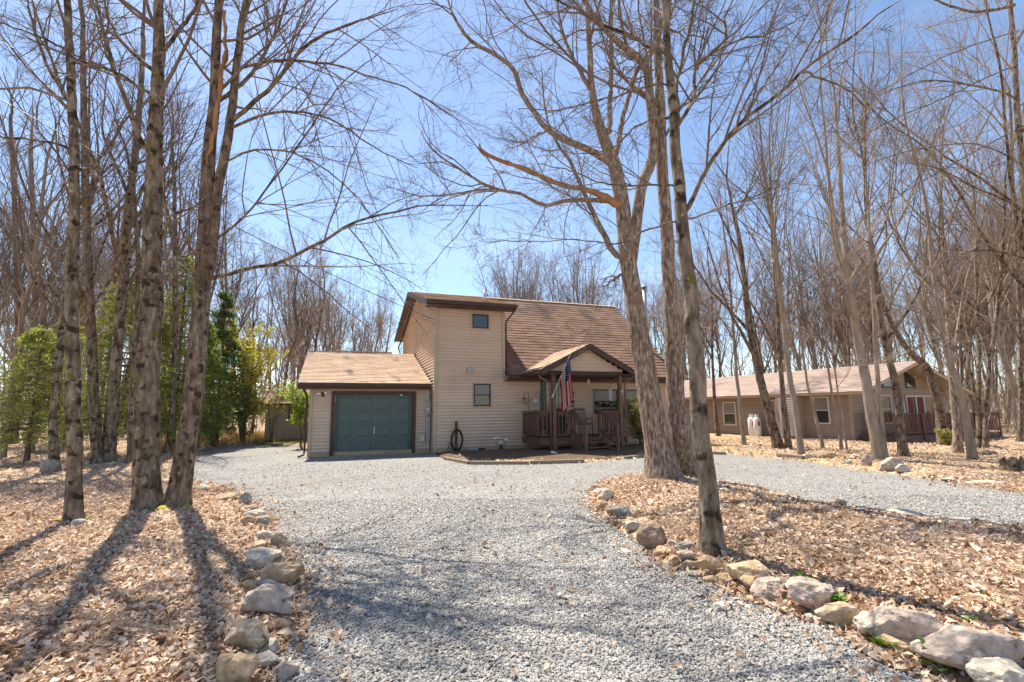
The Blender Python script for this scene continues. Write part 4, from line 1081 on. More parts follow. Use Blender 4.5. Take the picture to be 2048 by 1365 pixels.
def make_tree(name, base, stems, limbs, label, group=None, bark='bark', twig='twig', seed=1, crown=None, sides=14, flare=1.5, extra=None, cat='tree'):
    """stems / limbs: lists of (points, radii) in world space"""
    global TREE_TRIS
    rng = np.random.default_rng(seed)
    t = empty(name, tuple(base)); tag(t, label, cat, group)
    b = np.asarray(base)
    tp, sk = [], []
    for k, (pts, rad) in enumerate(stems):
        Ls = np.linalg.norm(np.diff(np.asarray(pts), axis=0), axis=1).sum()
        n = int(np.clip(Ls / .16, 14, 70))
        P, R = resample(np.asarray(pts) - b, rad, n)
        wob = np.cumsum(rng.normal(size=(n, 3)) * .006, 0); wob[:, 2] = 0
        P = P + wob - wob[0]
        tp.append(trunk_mesh(P, R, sides, rng, flare if k == 0 or extra == 'twin' else 1.0))
        Q, q = resample(P, R, 16); sk.append((Q, q))
    for pts, rad in limbs:
        n = 24
        pts = np.asarray(pts) - b; rad = np.asarray(rad, float).copy()
        allp = np.concatenate([resample(q[0], q[1], 80)[0] for q in sk]); dd = np.linalg.norm(allp - pts[0], axis=1); k_ = int(dd.argmin())
        if .02 < dd[k_] < .8:
            low = allp[k_] - np.array([0, 0, min(.12, dd[k_] * .5)])
            pts = np.concatenate([[low], pts]); rad = np.concatenate([[rad[0] * 1.15], rad])
        rad[-1] = min(rad[-1], .006)
        P, R = resample(pts, rad * .9, n)
        P = P + np.cumsum(np.concatenate([np.zeros((2, 3)), rng.normal(size=(n - 2, 3)) * .010]), 0)
        tp.append(trunk_mesh(P, R, 8, rng, 1.0, rough=.035))
        Q, q = resample(P, R, 16); sk.append((Q, q))
    V, F = join(tp)
    link('trunk', np_mesh('trunk', V, F, M[bark], True), t)
    c = dict(k1=9, k2=7, k3=7, lo=.35, a1=48, up1=.05, up2=.02, r1=.38, r2=.5, r3=.5, w=.09, keep3=1.0, lmax=4.8, limb_k=9, droop=0.0)
    c.update(crown or {})
    parts = []
    ns = len(stems)
    S = np.stack([q[0] for q in sk]); SR = np.stack([q[1] for q in sk])
    A, AR = grow(S[:ns], SR[:ns], c['k1'], c['lo'], .99, c['a1'], c['r1'], 7, rng, c['up1'], c['w'], .6, .42, lmax=c['lmax'], rabs=.032)
    L1, L1R = [A], [AR]
    if len(S) > ns:
        A2, A2R = grow(S[ns:], SR[ns:], c['limb_k'], .12, .99, 38, .55, 7, rng, c['up2'] + c['droop'], c['w'], .45, .6, lmax=c['lmax'] * .8, rabs=.016)
        L1.append(A2); L1R.append(A2R)
    A = np.concatenate(L1); AR = np.concatenate(L1R)
    parts.append(tubes(A, AR, 5))
    Bp, Br = grow(A, AR, c['k2'], .12, .98, 40, c['r2'], 5, rng, c['up2'], c['w'], .5, .6, rabs=.0085)
    parts.append(tubes(Bp, Br, 3))
    Cp, Cr = grow(Bp, Br, c['k3'], .15, 1.0, 42, c['r3'], 3, rng, c['up2'], c['w'] * 1.3, .4, .6, keep=c['keep3'], rabs=.0045)
    Cr = np.maximum(Cr, .0016)
    parts.append(tubes(Cp, Cr, 3))
    V, F = join(parts)
    TREE_TRIS += 2 * len(F)
    link('crown', np_mesh('crown', V, F, M[twig], False), t)
    return t
def pix_path(px, Y0, drift=0.0):
    """pixel polyline on an upright sheet at distance Y0; drift moves it deeper with every step"""
    return [dp(x, y, Y0 + drift * i) for i, (x, y) in enumerate(px)]
def wpx(w, Y, px=1024):
    return w * Y / FPX / 2 * .93 / math.sqrt(1 + ((px - 1024) / FPX) ** 2)

def base_at(x, y):
    p = gp(x, y, .06)
    z = gz(p[0], p[1]) - .06
    p = gp(x, y, z + .06); p[2] = z
    return p
def stem_px(px, widths, extra_up=3.0, drift=0.0):
    b = base_at(*px[0])
    Y = b[1]
    pts = [b] + pix_path(px[1:], Y, drift)
    rad = [wpx(w, Y, px[0][0]) for w in widths]
    d = unit(pts[-1] - pts[-2])
    if extra_up:
        pts.append(pts[-1] + d * extra_up * .5); pts.append(pts[-1] + d * extra_up * .5 + np.array([0, 0, .1]))
        rad += [rad[-1] * .7, rad[-1] * .4]
    return b, Y, pts, rad
def limb_px(px, w0, w1, Y0, Y1):
    n = len(px)
    pts = [dp(x, y, Y0 + (Y1 - Y0) * i / (n - 1)) for i, (x, y) in enumerate(px)]
    return pts, [wpx(w0 + (w1 - w0) * i / (n - 1), Y0, px[0][0]) for i in range(n)]

# ---- near trees on the left
b, Y, pts, rad = stem_px([(148, 1042), (149, 900), (149, 760), (147, 600), (150, 400), (147, 220), (136, 20)], [36, 36, 36, 33, 28, 24, 19], 4)
make_tree('bare_tree', b, [(pts, rad)], [
    limb_px([(136, 200), (104, 130), (80, 60), (61, -10)], 13, 8, Y, Y + .4), limb_px([(150, 123), (220, 150), (286, 180), (340, 240)], 9, 3, Y, Y - .8),
    limb_px([(140, 300), (90, 285), (20, 275), (-60, 250)], 9, 4, Y, Y - .6), limb_px([(148, 110), (90, 80), (10, 55), (-80, 30)], 8, 3, Y, Y - 1.2),
    limb_px([(150, 345), (178, 345), (170, 400), (166, 440)], 12, 6, Y, Y + .1)],
    'slender bare tree with dark knotty patches, nearest the left edge of the leafy yard', bark='bark_moss', seed=11, crown=dict(lo=.5, k1=11, k3=5, droop=-.02))
b, Y, pts, rad = stem_px([(296, 1018), (292, 900), (296, 700), (300, 560), (302, 400), (306, 250), (311, 60)], [60, 58, 56, 50, 44, 38, 27], 4)
make_tree('bare_tree', b, [(pts, rad)], [
    limb_px([(322, 110), (352, 68), (392, 10), (420, -60)], 15, 8, Y, Y + .5), limb_px([(290, 130), (246, 83), (214, 35), (204, -30)], 14, 8, Y, Y + .5),
    limb_px([(286, 290), (262, 225), (240, 170), (213, 90), (189, 0)], 17, 9, Y, Y - .6), limb_px([(322, 470), (345, 430), (387, 411), (420, 380)], 11, 4, Y, Y - .5),
    limb_px([(324, 520), (378, 512), (440, 480)], 8, 3, Y, Y - .6), limb_px([(288, 182), (240, 150), (160, 120), (60, 70)], 10, 4, Y, Y - 1.2)],
    'thick straight bare trunk with mossy foot, left of the leaning forked one', bark='bark_moss', seed=12, sides=18, flare=1.35, crown=dict(lo=.55, k1=11, k3=5, droop=-.02))
b, Y, pts, rad = stem_px([(352, 1014), (364, 930), (378, 820), (388, 700), (398, 530), (412, 310), (424, 190), (430, 40)], [58, 48, 46, 44, 38, 32, 28, 22], 4)
c2 = [dp(*q, Y + .05) for q in ((392, 650), (414, 560), (426, 470), (434, 372), (457, 246), (470, 132), (490, 0), (510, -120))]
r2_ = [wpx(w, Y, 430) for w in (20, 24, 25, 24, 22, 19, 16, 10)]
make_tree('bare_tree', b, [(pts, rad), (c2, r2_)], [
    limb_px([(455, 252), (528, 185), (562, 148), (616, 88), (700, 50), (790, 20)], 14, 5, Y, Y - .6), limb_px([(440, 200), (484, 163), (528, 97), (567, 0), (590, -80)], 13, 6, Y, Y + .4),
    limb_px([(424, 555), (506, 541), (563, 528), (638, 492), (700, 452), (797, 424), (854, 415), (981, 418)], 12, 3, Y, Y - 1.0),
    limb_px([(456, 260), (540, 225), (640, 232), (740, 290), (830, 330)], 9, 2.5, Y, Y - 1.0), limb_px([(430, 480), (500, 420), (590, 300), (680, 180), (760, 120)], 7, 2.5, Y + .1, Y - .8),
    limb_px([(440, 330), (520, 300), (620, 320), (720, 400), (800, 520)], 7, 2, Y, Y - .4), limb_px([(470, 140), (560, 120), (680, 130), (800, 170), (900, 230)], 9, 2.5, Y, Y - 1.2)],
    'leaning forked bare tree with a torn orange strip, right of the thick straight trunk', bark='bark', seed=13, sides=16, flare=1.35, crown=dict(lo=.5, k1=12, k3=5, limb_k=12, droop=-.05, r1=.28))
# torn wood strip on it (geometry slightly proud of the bark)
tw = [dp(*q, Y - .13) for q in ((446, 20), (450, 90), (444, 150), (436, 210), (424, 280), (414, 330))]
t_o = bpy.data.objects[[o.name for o in bpy.data.objects if o.name.startswith('bare_tree')][-1]]
P_, R_ = resample(np.array(tw) - b, [.03, .045, .05, .045, .04, .02], 20)
R_ = R_ * np.random.default_rng(4).uniform(.35, 1.0, 20)
P_ = P_ + np.random.default_rng(6).normal(size=(20, 3)) * np.array([.018, .01, 0])
V_, F_ = trunk_mesh(P_, R_, 8, np.random.default_rng(3), 1.0, rough=.22)
link('torn_wood', np_mesh('torn_wood', V_, F_, M['wound'], True), t_o)

# ---- near trees on the right
b, Y, pts, rad = stem_px([(1326, 958), (1316, 890), (1296, 780), (1278, 680), (1264, 590), (1252, 505), (1244, 418), (1228, 330), (1204, 262), (1187, 190), (1180, 80)],
                         [84, 58, 50, 46, 41, 38, 34, 31, 24, 18, 13], 4)
Yo = Y
s2 = [base_at(1362, 952)] + [dp(*q, Y + .25) for q in ((1362, 880), (1352, 800), (1346, 700), (1338, 560), (1330, 430), (1322, 330), (1318, 200), (1312, 80), (1306, -120))]
s2r = [wpx(w, Y) for w in (66, 47, 40, 36, 31, 28, 26, 23, 17, 8)]
s3 = [dp(*q, Y + .05) for q in ((1262, 560), (1272, 466), (1285, 374), (1306, 305), (1300, 200), (1288, 130), (1230, 76), (1175, 5), (1140, -80))]
s3r = [wpx(w, Y) for w in (20, 25, 24, 22, 21, 19, 14, 10, 5)]
oak = make_tree('oak_tree', b, [(pts, rad), (s2, s2r), (s3, s3r)], [
    limb_px([(1226, 330), (1184, 303), (1131, 281), (1096, 259), (1047, 193), (1017, 132), (946, 88), (911, 44), (889, -10)], 19, 7, Y, Y - .5),
    limb_px([(1219, 262), (1219, 207), (1223, 132), (1225, 0), (1228, -90)], 17, 8, Y, Y + .3), limb_px([(1232, 310), (1245, 242), (1272, 154), (1307, 88), (1330, 0)], 15, 7, Y, Y + .5),
    limb_px([(1236, 404), (1162, 398), (1122, 402), (1096, 411), (1065, 400), (1043, 387), (981, 374), (911, 334), (867, 299), (845, 264)], 13, 3, Y, Y - .6),
    limb_px([(1048, 390), (981, 380), (911, 385), (832, 387), (760, 370)], 7, 2, Y - .3, Y - .6),
    limb_px([(1226, 505), (1201, 457), (1175, 409), (1140, 330), (1109, 286), (1090, 220), (1080, 120)], 16, 4, Y, Y + .5),
    limb_px([(1096, 259), (1075, 275), (1050, 290), (1010, 285)], 6, 2, Y - .2, Y - .4), limb_px([(1187, 190), (1150, 120), (1120, 40), (1100, -60)], 12, 6, Y, Y + .5),
    limb_px([(1289, 132), (1310, 90), (1330, 20), (1340, -60)], 14, 8, Y + .05, Y + .4), limb_px([(1252, 545), (1230, 560), (1205, 577)], 9, 3, Y, Y - .2),
    limb_px([(1300, 198), (1255, 165), (1215, 110), (1195, 30)], 10, 5, Y + .05, Y + .3)],
    'big twin trunk oak with flaky tan bark in front of the porch', bark='bark_oak', seed=21, sides=20, flare=1.12, extra='twin', crown=dict(lo=.55, k1=10, k2=7, k3=5, limb_k=10, w=.2, up2=.0))
tw = [dp(*q, Y - .06 - .02 * i) for i, q in enumerate(((1240, 412), (1184, 383), (1118, 369), (1052, 339), (999, 321), (964, 303), (959, 288)))]
P_, R_ = resample(np.array(tw) - b, [.11, .075, .065, .055, .05, .042, .012], 30)
R_ = R_ * np.random.default_rng(8).uniform(.7, 1.05, 30)
V_, F_ = trunk_mesh(P_, R_, 9, np.random.default_rng(5), 1.0, rough=.16)
link('broken_limb', np_mesh('broken_limb', V_, F_, M['wound'], True), oak)
b, Y, pts, rad = stem_px([(1427, 1104), (1420, 1010), (1407, 900), (1396, 780), (1381, 640), (1366, 480), (1354, 350), (1345, 250), (1335, 120), (1324, 0)], [50, 41, 39, 37, 34, 31, 28, 25, 21, 17], 3.5)
make_tree('bare_tree', b, [(pts, rad)], [
    limb_px([(1372, 425), (1400, 362), (1440, 295), (1490, 235), (1560, 180), (1620, 120), (1700, 60), (1800, -10)], 13, 6, Y, Y - .5),
    limb_px([(1356, 250), (1368, 228), (1387, 179), (1397, 123), (1449, 77), (1454, 26), (1485, -20)], 12, 6, Y, Y + .3), limb_px([(1397, 123), (1454, 97), (1531, 72), (1608, 31)], 7, 3, Y + .1, Y),
    limb_px([(1340, 372), (1228, 374), (1162, 356), (1074, 339)], 6, 2, Y, Y - .5), limb_px([(1326, 169), (1228, 191), (1118, 215), (1030, 215)], 6, 2, Y, Y - .6),
    limb_px([(1313, 97), (1206, 57), (1118, 13), (1060, -10)], 8, 4, Y, Y - .5), limb_px([(1352, 444), (1290, 460), (1240, 484), (1170, 480), (1000, 490)], 6, 2, Y, Y - .6),
    limb_px([(1330, 236), (1260, 250), (1235, 280), (1180, 300), (1080, 290)], 7, 2, Y, Y - .4), limb_px([(1610, 143), (1690, 170), (1760, 230), (1790, 300)], 7, 2, Y - .3, Y + .3),
    limb_px([(1490, 235), (1560, 140), (1610, 60), (1640, -20)], 6, 3, Y - .2, Y + .2), limb_px([(1384, 437), (1450, 410), (1520, 380), (1600, 290)], 5, 2, Y, Y + .3),
    limb_px([(1356, 240), (1365, 130), (1380, 40), (1390, -60)], 11, 6, Y, Y + .3)],
    'spotted grey bare tree standing on the leafy island nearest the drive', bark='bark_moss', seed=22, sides=18, flare=1.25, crown=dict(lo=.6, k1=9, k3=5, limb_k=10, droop=-.01))

# ---- middle trees left
def mid(px, widths, label, seed, bark='bark', twig='twig', up=5.0, crown=None, limbs=(), group=None, name='bare_tree'):
    b, Y, pts, rad = stem_px(px, widths, 0)
    lb = [limb_px(l[0], l[1], l[2], Y, Y + l[3]) for l in limbs]
    rg = np.random.default_rng(seed + 5000)
    H = rg.uniform(12.5, 15.5) if widths[0] > 14 else rg.uniform(6.5, 9)
    H = max(H, pts[-1][2] + 3.5)
    d = unit(pts[-1] - pts[-2]); n_ext = 5; gap = max(H - pts[-1][2], 1.0) / n_ext; r0 = rad[-1]
    for k in range(n_ext):
        d = unit(d + np.array([0, 0, .15]) + rg.normal(size=3) * .09); pts.append(pts[-1] + d * gap); rad.append(r0 * (1 - (k + 1) / n_ext * .9))
    Pq, Rq = resample(np.array(pts), rad, 40)
    for k in range(int(rg.integers(5, 8)) if widths[0] > 14 else 3):
        i = int(rg.uniform(.24, .72) * 39); a = rg.uniform(0, 6.28)
        d = unit(np.array([math.cos(a) * .62, math.sin(a) * .62, 1.0])); L = (pts[-1][2] - Pq[i, 2]) * rg.uniform(.6, .95); q = [Pq[i]]
        for j in range(6):
            d = unit(d + np.array([0, 0, .12]) + rg.normal(size=3) * .11); q.append(q[-1] + d * L / 6)
        lb.append((np.array(q), np.linspace(Rq[i] * .55, .008, 7)))
    cr = dict(lo=.3, k1=8, k2=6, k3=3, up1=.10, up2=.06, r1=.2, limb_k=8, a1=42); cr.update(crown or {})
    return make_tree(name, b, [(pts, rad)], lb, label, group, bark, twig, seed, cr, 10, 1.4)
mid([(216, 924), (224, 820), (232, 730), (246, 600), (258, 420), (277, 270), (285, 100)], [34, 30, 29, 27, 22, 17, 13], 'bare tree with greenish trunk behind the two front left trunks', 31, 'bark_moss', limbs=[([(262, 400), (230, 440), (190, 560), (170, 590)], 9, 3, .3), ([(270, 330), (330, 300), (400, 240)], 8, 3, .5)])
mid([(196, 926), (188, 820), (182, 700), (176, 571), (169, 264), (163, 44)], [27, 26, 25, 23, 18, 12], 'bare tree close behind the slender knotty one, sharing a foot with the greenish trunk', 32, 'bark')
mid([(110, 942), (108, 830), (120, 690), (128, 600), (140, 450), (150, 300)], [24, 20, 20, 19, 15, 11], 'dark bare trunk beside the pointed grey rock on the left', 33, 'bark_moss', limbs=[([(126, 612), (90, 560), (55, 520), (40, 420), (15, 320)], 9, 4, .4)])
mid([(4, 915), (20, 800), (43, 650), (58, 590), (80, 470), (95, 330)], [17, 15, 14, 13, 11, 8], 'thin pale leaning bare trunk at the left edge', 34, 'bark_far', limbs=[([(50, 620), (20, 570), (-30, 540)], 6, 2, .2)])
mid([(24, 888), (32, 800), (40, 700), (36, 560), (30, 420), (20, 250)], [28, 22, 20, 18, 14, 10], 'dark bare trunk behind the thin pale leaning one', 35, 'bark')
mid([(260, 926), (262, 840), (270, 700), (276, 560), (270, 400)], [16, 14, 13, 12, 9], 'thin bare trunk just left of the thick straight front trunk', 36, 'bark')
mid([(335, 908), (343, 840), (350, 700), (352, 560), (350, 380)], [16, 14, 13, 12, 9], 'thin bare trunk seen between the thick straight and the leaning tree', 37, 'bark')
mid([(385, 892), (390, 830), (396, 720), (400, 560), (402, 380)], [18, 15, 14, 12, 9], 'thin bare trunk at the drive edge just right of the leaning tree', 38, 'bark')
mid([(70, 870), (76, 760), (72, 640), (66, 480), (60, 300)], [22, 18, 17, 15, 11], 'bare trunk farther back between the left edge and the pointed rock', 39, 'bark_far')
# ---- middle trees right
RT = [
 ([(1489, 890), (1481, 814), (1473, 733), (1462, 600), (1450, 480)], [11, 9, 8, 7, 5], 'thin bare tree left of the propane tanks', 'bark_far'),
 ([(1558, 897), (1536, 814), (1520, 749), (1500, 640), (1485, 500), (1470, 420)], [27, 23, 21, 18, 13, 9], 'stout leaning bare tree right beside the propane tanks', 'bark'),
 ([(1578, 899), (1566, 798), (1558, 700), (1550, 560), (1538, 400)], [17, 13, 12, 10, 7], 'dark straight bare tree touching the stout leaning one', 'bark'),
 ([(1603, 910), (1589, 808), (1574, 700), (1560, 560), (1545, 420)], [17, 15, 14, 11, 8], 'bare tree in front of the louvred bump of the ranch house', 'bark_far'),
 ([(1646, 897), (1632, 830), (1615, 759), (1600, 650), (1585, 520)], [9, 7, 6, 5, 4], 'slim sapling in front of the ranch house side window', 'bark_far'),
 ([(1683, 900), (1668, 820), (1657, 749), (1648, 640), (1640, 500)], [9, 7, 6, 5, 4], 'slim sapling left of the ranch house corner', 'bark_far'),
 ([(1694, 900), (1684, 830), (1673, 775), (1664, 700)], [5, 4, 4, 3], 'very thin sapling against the ranch house corner', 'bark_far'),
 ([(1762, 919), (1742, 830), (1729, 749), (1716, 680), (1694, 520), (1680, 330), (1672, 200)], [36, 29, 26, 23, 17, 11, 7], 'largest bare tree before the neighbouring deck with pale sunlit trunk', 'bark_far'),
 ([(1770, 919), (1760, 814), (1755, 700), (1745, 540), (1735, 380)], [17, 13, 12, 10, 7], 'thinner twin stem tree joined at the foot of the largest deck tree', 'bark_far'),
 ([(1807, 913), (1797, 830), (1788, 765), (1771, 700), (1745, 560), (1730, 400)], [27, 21, 20, 18, 13, 9], 'curved grey bare tree in front of the neighbouring deck middle', 'bark'),
 ([(1889, 890), (1879, 830), (1866, 775), (1850, 733), (1815, 700), (1780, 640), (1755, 560)], [32, 26, 24, 22, 17, 13, 9], 'dark bare tree bending left over the neighbouring deck', 'bark'),
 ([(1915, 906), (1908, 814), (1902, 733), (1893, 560), (1885, 400)], [25, 21, 19, 15, 10], 'knobby tan bare trunk at the right end of the neighbouring deck', 'bark_oak'),
 ([(1947, 919), (1931, 847), (1912, 765), (1892, 700), (1868, 560), (1850, 400)], [28, 22, 20, 18, 13, 9], 'leaning sunlit bare tree right of the knobby tan trunk', 'bark_far'),
 ([(1958, 897), (1956, 800), (1957, 720), (1950, 560), (1944, 400)], [16, 13, 12, 10, 7], 'mossy pale bare trunk beyond the leaning sunlit tree', 'bark_moss'),
 ([(1970, 898), (1975, 800), (1985, 700), (2000, 560), (2010, 400)], [16, 14, 13, 11, 8], 'dark bare trunk leaning right at the end of the deck', 'bark'),
 ([(2040, 884), (2044, 760), (2040, 600), (2030, 400), (2024, 200)], [16, 14, 13, 11, 8], 'tall bare trunk at the right edge behind the stump', 'bark'),
 ([(2075, 930), (2070, 760), (2062, 560), (2045, 330), (2030, 120), (2020, -50)], [30, 26, 24, 20, 16, 12], 'big bare tree just past the right edge with branches reaching in', 'bark'),
]
for i, (px, ws, lab, bk_) in enumerate(RT):
    big = ws[0] > 14; ws = [w_ * .9 for w_ in ws]
    mid(px, ws, lab, 50 + i, bk_, ['twig', 'twig_pale', 'twig'][i % 3], 6.0 if big else 3.5, dict(k1=9 if big else 6, k2=6, k3=4, lo=.28, limb_k=12 if i == 16 else 8), [([(2050, 420), (1960, 380), (1880, 340), (1800, 330)], 8, 3, -.5), ([(2040, 200), (1960, 170), (1850, 160), (1740, 190)], 9, 3, -.5), ([(2030, 10), (1960, 20), (1890, 5), (1830, -20)], 12, 5, -.5), ([(2058, 520), (1980, 500), (1880, 520), (1760, 580)], 6, 2, -1), ([(2046, 330), (1960, 290), (1820, 300), (1690, 350)], 6, 2, -1), ([(2052, 250), (1900, 330), (1760, 410), (1640, 500)], 5, 2, -1), ([(2034, 130), (1900, 190), (1760, 250), (1650, 330)], 6, 2, -1.2), ([(2064, 640), (1960, 650), (1850, 690), (1760, 740)], 6, 2, -.8), ([(2040, 60), (1900, 110), (1750, 190), (1600, 280)], 5, 2, -1.2)] if i == 16 else ())

# ---- far trees from prototypes
protos = []
def proto_tree(seed, h, r, spread, twig, forks=2):
    r *= .72
    rng = np.random.default_rng(seed)
    n = 9
    main = np.zeros((n, 3)); main[:, 2] = np.linspace(-.1, h * .92, n)
    main[:, :2] = np.cumsum(rng.normal(size=(n, 2)) * h * .012, 0); main[0, :2] = 0
    stems = [(main, np.linspace(r, r * .05, n))]
    limbs = []
    for k in range(forks * 3):
        t = rng.uniform(.25, .62); a = rng.uniform(0, 6.28)
        p = np.array([np.interp(t, np.linspace(0, 1, n), main[:, j]) for j in range(3)])
        d = np.array([math.cos(a) * spread, math.sin(a) * spread, 1.0]); d /= np.linalg.norm(d)
        L = h * (.96 - t) * rng.uniform(.75, 1.0)
        pts = [p]
        for j in range(5):
            d = unit(d + np.array([0, 0, .13]) + rng.normal(size=3) * .10)
            pts.append(pts[-1] + d * L / 5)
        limbs.append((np.array(pts), np.linspace(r * (1 - t) * .6, r * .04, 6)))
    tp = [];  sk = []
    for pts, rad in stems + limbs:
        P, R = resample(pts, rad, 14)
        V, F = trunk_mesh(P, R, 7, rng, 1.35 if len(tp) == 0 else 1.0)
        tp.append((V, F)); Q, q = resample(P, R, 12); sk.append((Q, q))
    V, F = join(tp)
    tm = np_mesh('trunk', V, F, M['bark_far' if seed % 2 else 'bark'], True)
    S = np.stack([q[0] for q in sk]); SR = np.stack([q[1] for q in sk])
    A, AR = grow(S, SR, 11, .22, .99, 40, .32, 5, rng, .10, .12, .5, .5, lmax=3.5, rabs=.03)
    B_, BR = grow(A, AR, 9, .15, .98, 36, .5, 3, rng, .07, .12, .5, .6, rabs=.012)
    C_, C_R = grow(B_, BR, 5, .2, 1.0, 36, .5, 2, rng, .06, .14, .4, .7, rabs=.006)
    V, F = join([tubes(A, AR, 4), tubes(B_, BR, 3), tubes(C_, np.maximum(C_R, .003), 3)])
    cm = np_mesh('crown', V, F, M[twig], False)
    protos.append((tm, cm))
    return 2 * len(F)
ptris = 0
for s, (h, r, sp, tw_, fk) in enumerate(((15, .19, .42, 'twig_red', 2), (16, .21, .5, 'twig', 3), (14, .16, .35, 'twig_pale', 2), (17, .22, .38, 'twig', 2), (13, .13, .55, 'twig_red', 2), (15.5, .17, .3, 'twig_pale', 3))):
    ptris += proto_tree(100 + s, h, r, sp, tw_, fk)
placed = []
def far_tree(x, y, s, k, label, group):
    t = empty('bare_tree', (x, y, gz(x, y) - .05), random.uniform(0, 6.28)); tag(t, label, 'tree', group)
    t.scale = (s * random.uniform(.85, 1.1), s * random.uniform(.85, 1.1), s)
    t.rotation_euler[0] = random.uniform(-.05, .05); t.rotation_euler[1] = random.uniform(-.05, .05)
    link('trunk', protos[k][0], t); link('crown', protos[k][1], t)
    placed.append((x, y))
    return t
def free(x, y):
    u, v_ = to_house(x, y)
    if -6 < u < 12.5 and -6 < v_ < 12.5: return False
    a = math.atan2(.375, .927); X, Yy = x - nbx, y - NB_Y
    lu, lv = X * math.cos(a) + Yy * math.sin(a), -X * math.sin(a) + Yy * math.cos(a)
    if -1.5 < lu < 9.5 and -3 < lv < 16.5: return False
    if sdf(drive, np.array([x]), np.array([y]))[0] < .8: return False
    if math.hypot(x - SH.location.x, y - SH.location.y) < 3.5: return False
    return all(math.hypot(x - a_, y - b_) > 1.3 for a_, b_ in placed)
ORD = 'first second third fourth fifth sixth seventh eighth ninth tenth eleventh twelfth thirteenth fourteenth fifteenth sixteenth'.split()
def zone(n, xa, xb, ya, yb, label, group, smin=.85, smax=1.1):
    k = tries = 0; own = []
    while k < n and tries < 4000:
        tries += 1
        Yd = math.sqrt(random.uniform(ya * ya, yb * yb))
        px = random.uniform(xa, xb)
        x = (px - 1024) / FPX * Yd
        if free(x, Yd):
            kk = random.randrange(6)
            if n > 16:
                lim = [(80, 'at the far left edge'), (230, 'behind the slender knotty tree'), (330, 'behind the thick straight trunk'), (450, 'behind the leaning forked tree'), (560, 'behind the yellow green tree'), (800, 'above the shed roof'),
                       (1130, 'over the left part of the main roof'), (1260, 'over the main ridge left of the oak'), (1345, 'between the two oak trunks'), (1400, 'right of the oak'), (1520, 'above the left end of the ranch roof'),
                       (1620, 'above the louvred bump of the ranch house'), (1720, 'above the ranch house corner'), (1830, 'above the ranch house gable'), (1960, 'above the right end of the ranch deck'), (9999, 'at the right edge above the stump')]
                label = ('distant ' if Yd > 44 else '') + ['broad reddish twigged', 'forked brown', 'slender pale', 'tall straight brown', 'small spreading reddish', 'narrow pale forked'][kk] + ' bare tree ' + next(t_ for l_, t_ in lim if px < l_)
            own.append((px, far_tree(x, Yd, random.uniform(smin, smax), kk, label, group))); k += 1
    if n <= 16:
        for i, (_, o) in enumerate(sorted(own, key=lambda q: q[0])): o['label'] = label + ', ' + ORD[i] + ' from the left'
zone(9, -140, 390, 16, 26, 'bare grey brown tree in the woods left of the drive', 'bare trees in the near woods on the left', .7, 1.0)
zone(46, -150, 640, 27, 62, 'distant bare tree in the woods left of the garage', 'distant bare trees left of the garage', .85, 1.1)
zone(13, 560, 790, 40, 56, 'bare tree rising behind the garage roof', 'bare trees behind the garage', .85, 1.0)
zone(14, 790, 1030, 70, 90, 'small distant bare tree top showing over the tower roof', 'distant bare trees behind the tower', .7, .9)
zone(26, 1010, 1400, 34, 62, 'bare tree behind the main roof and the oak', 'bare trees behind the main roof', .95, 1.15)
zone(46, 1390, 2200, 25, 44, 'bare tree standing behind the ranch house', 'bare trees behind the ranch house', .95, 1.2)
zone(50, 1402, 2250, 44, 75, 'distant bare tree in the woods behind the ranch house', 'distant bare trees behind the ranch house', .9, 1.2)
# far woodland: one mass
rng = np.random.default_rng(77)
n = 620
ang = rng.uniform(-.92, .92, n); dist = rng.uniform(46, 95, n)
fx, fy = np.sin(ang) * dist, np.cos(ang) * dist
ok = ~((np.abs(fx / fy * FPX + 1024 - 910) < 110) & (rng.random(n) < .75))
fx, fy = fx[ok], fy[ok]; n = len(fx)
hh = np.where(rng.random(n) < .62, rng.uniform(2.5, 6, n), rng.uniform(7, 14, n)) * np.where(np.abs(fx / fy * FPX + 1024 - 930) < 180, .6, 1)
Pt = np.zeros((n, 6, 3)); zz = np.linspace(0, 1, 6)
Pt[:, :, 0] = fx[:, None] + np.cumsum(rng.normal(size=(n, 6)) * .25, 1); Pt[:, :, 1] = fy[:, None]; Pt[:, :, 2] = zz[None] * hh[:, None] + hgt(fx, fy)[:, None] - .05
Rt = rng.uniform(.06, .16, n)[:, None] * np.linspace(1, .2, 6)[None]
A, AR = grow(Pt, Rt, 9, .06, .98, 46, .40, 3, rng, .12, .12, .5, .5)
B_, BR = grow(A, AR, 2, .15, .98, 38, .6, 2, rng, .08, .14, .5, .7)
V, F = join([tubes(Pt, Rt, 4), tubes(A, np.maximum(AR, .016), 3), tubes(B_, np.maximum(BR, .011), 3)])
tag(link('far_woodland', np_mesh('far_woodland', V, F, M['twig_pale'], False)), 'distant bare woodland mass along the horizon', 'woodland', kind='stuff')
FARTRIS = 2 * len(F)

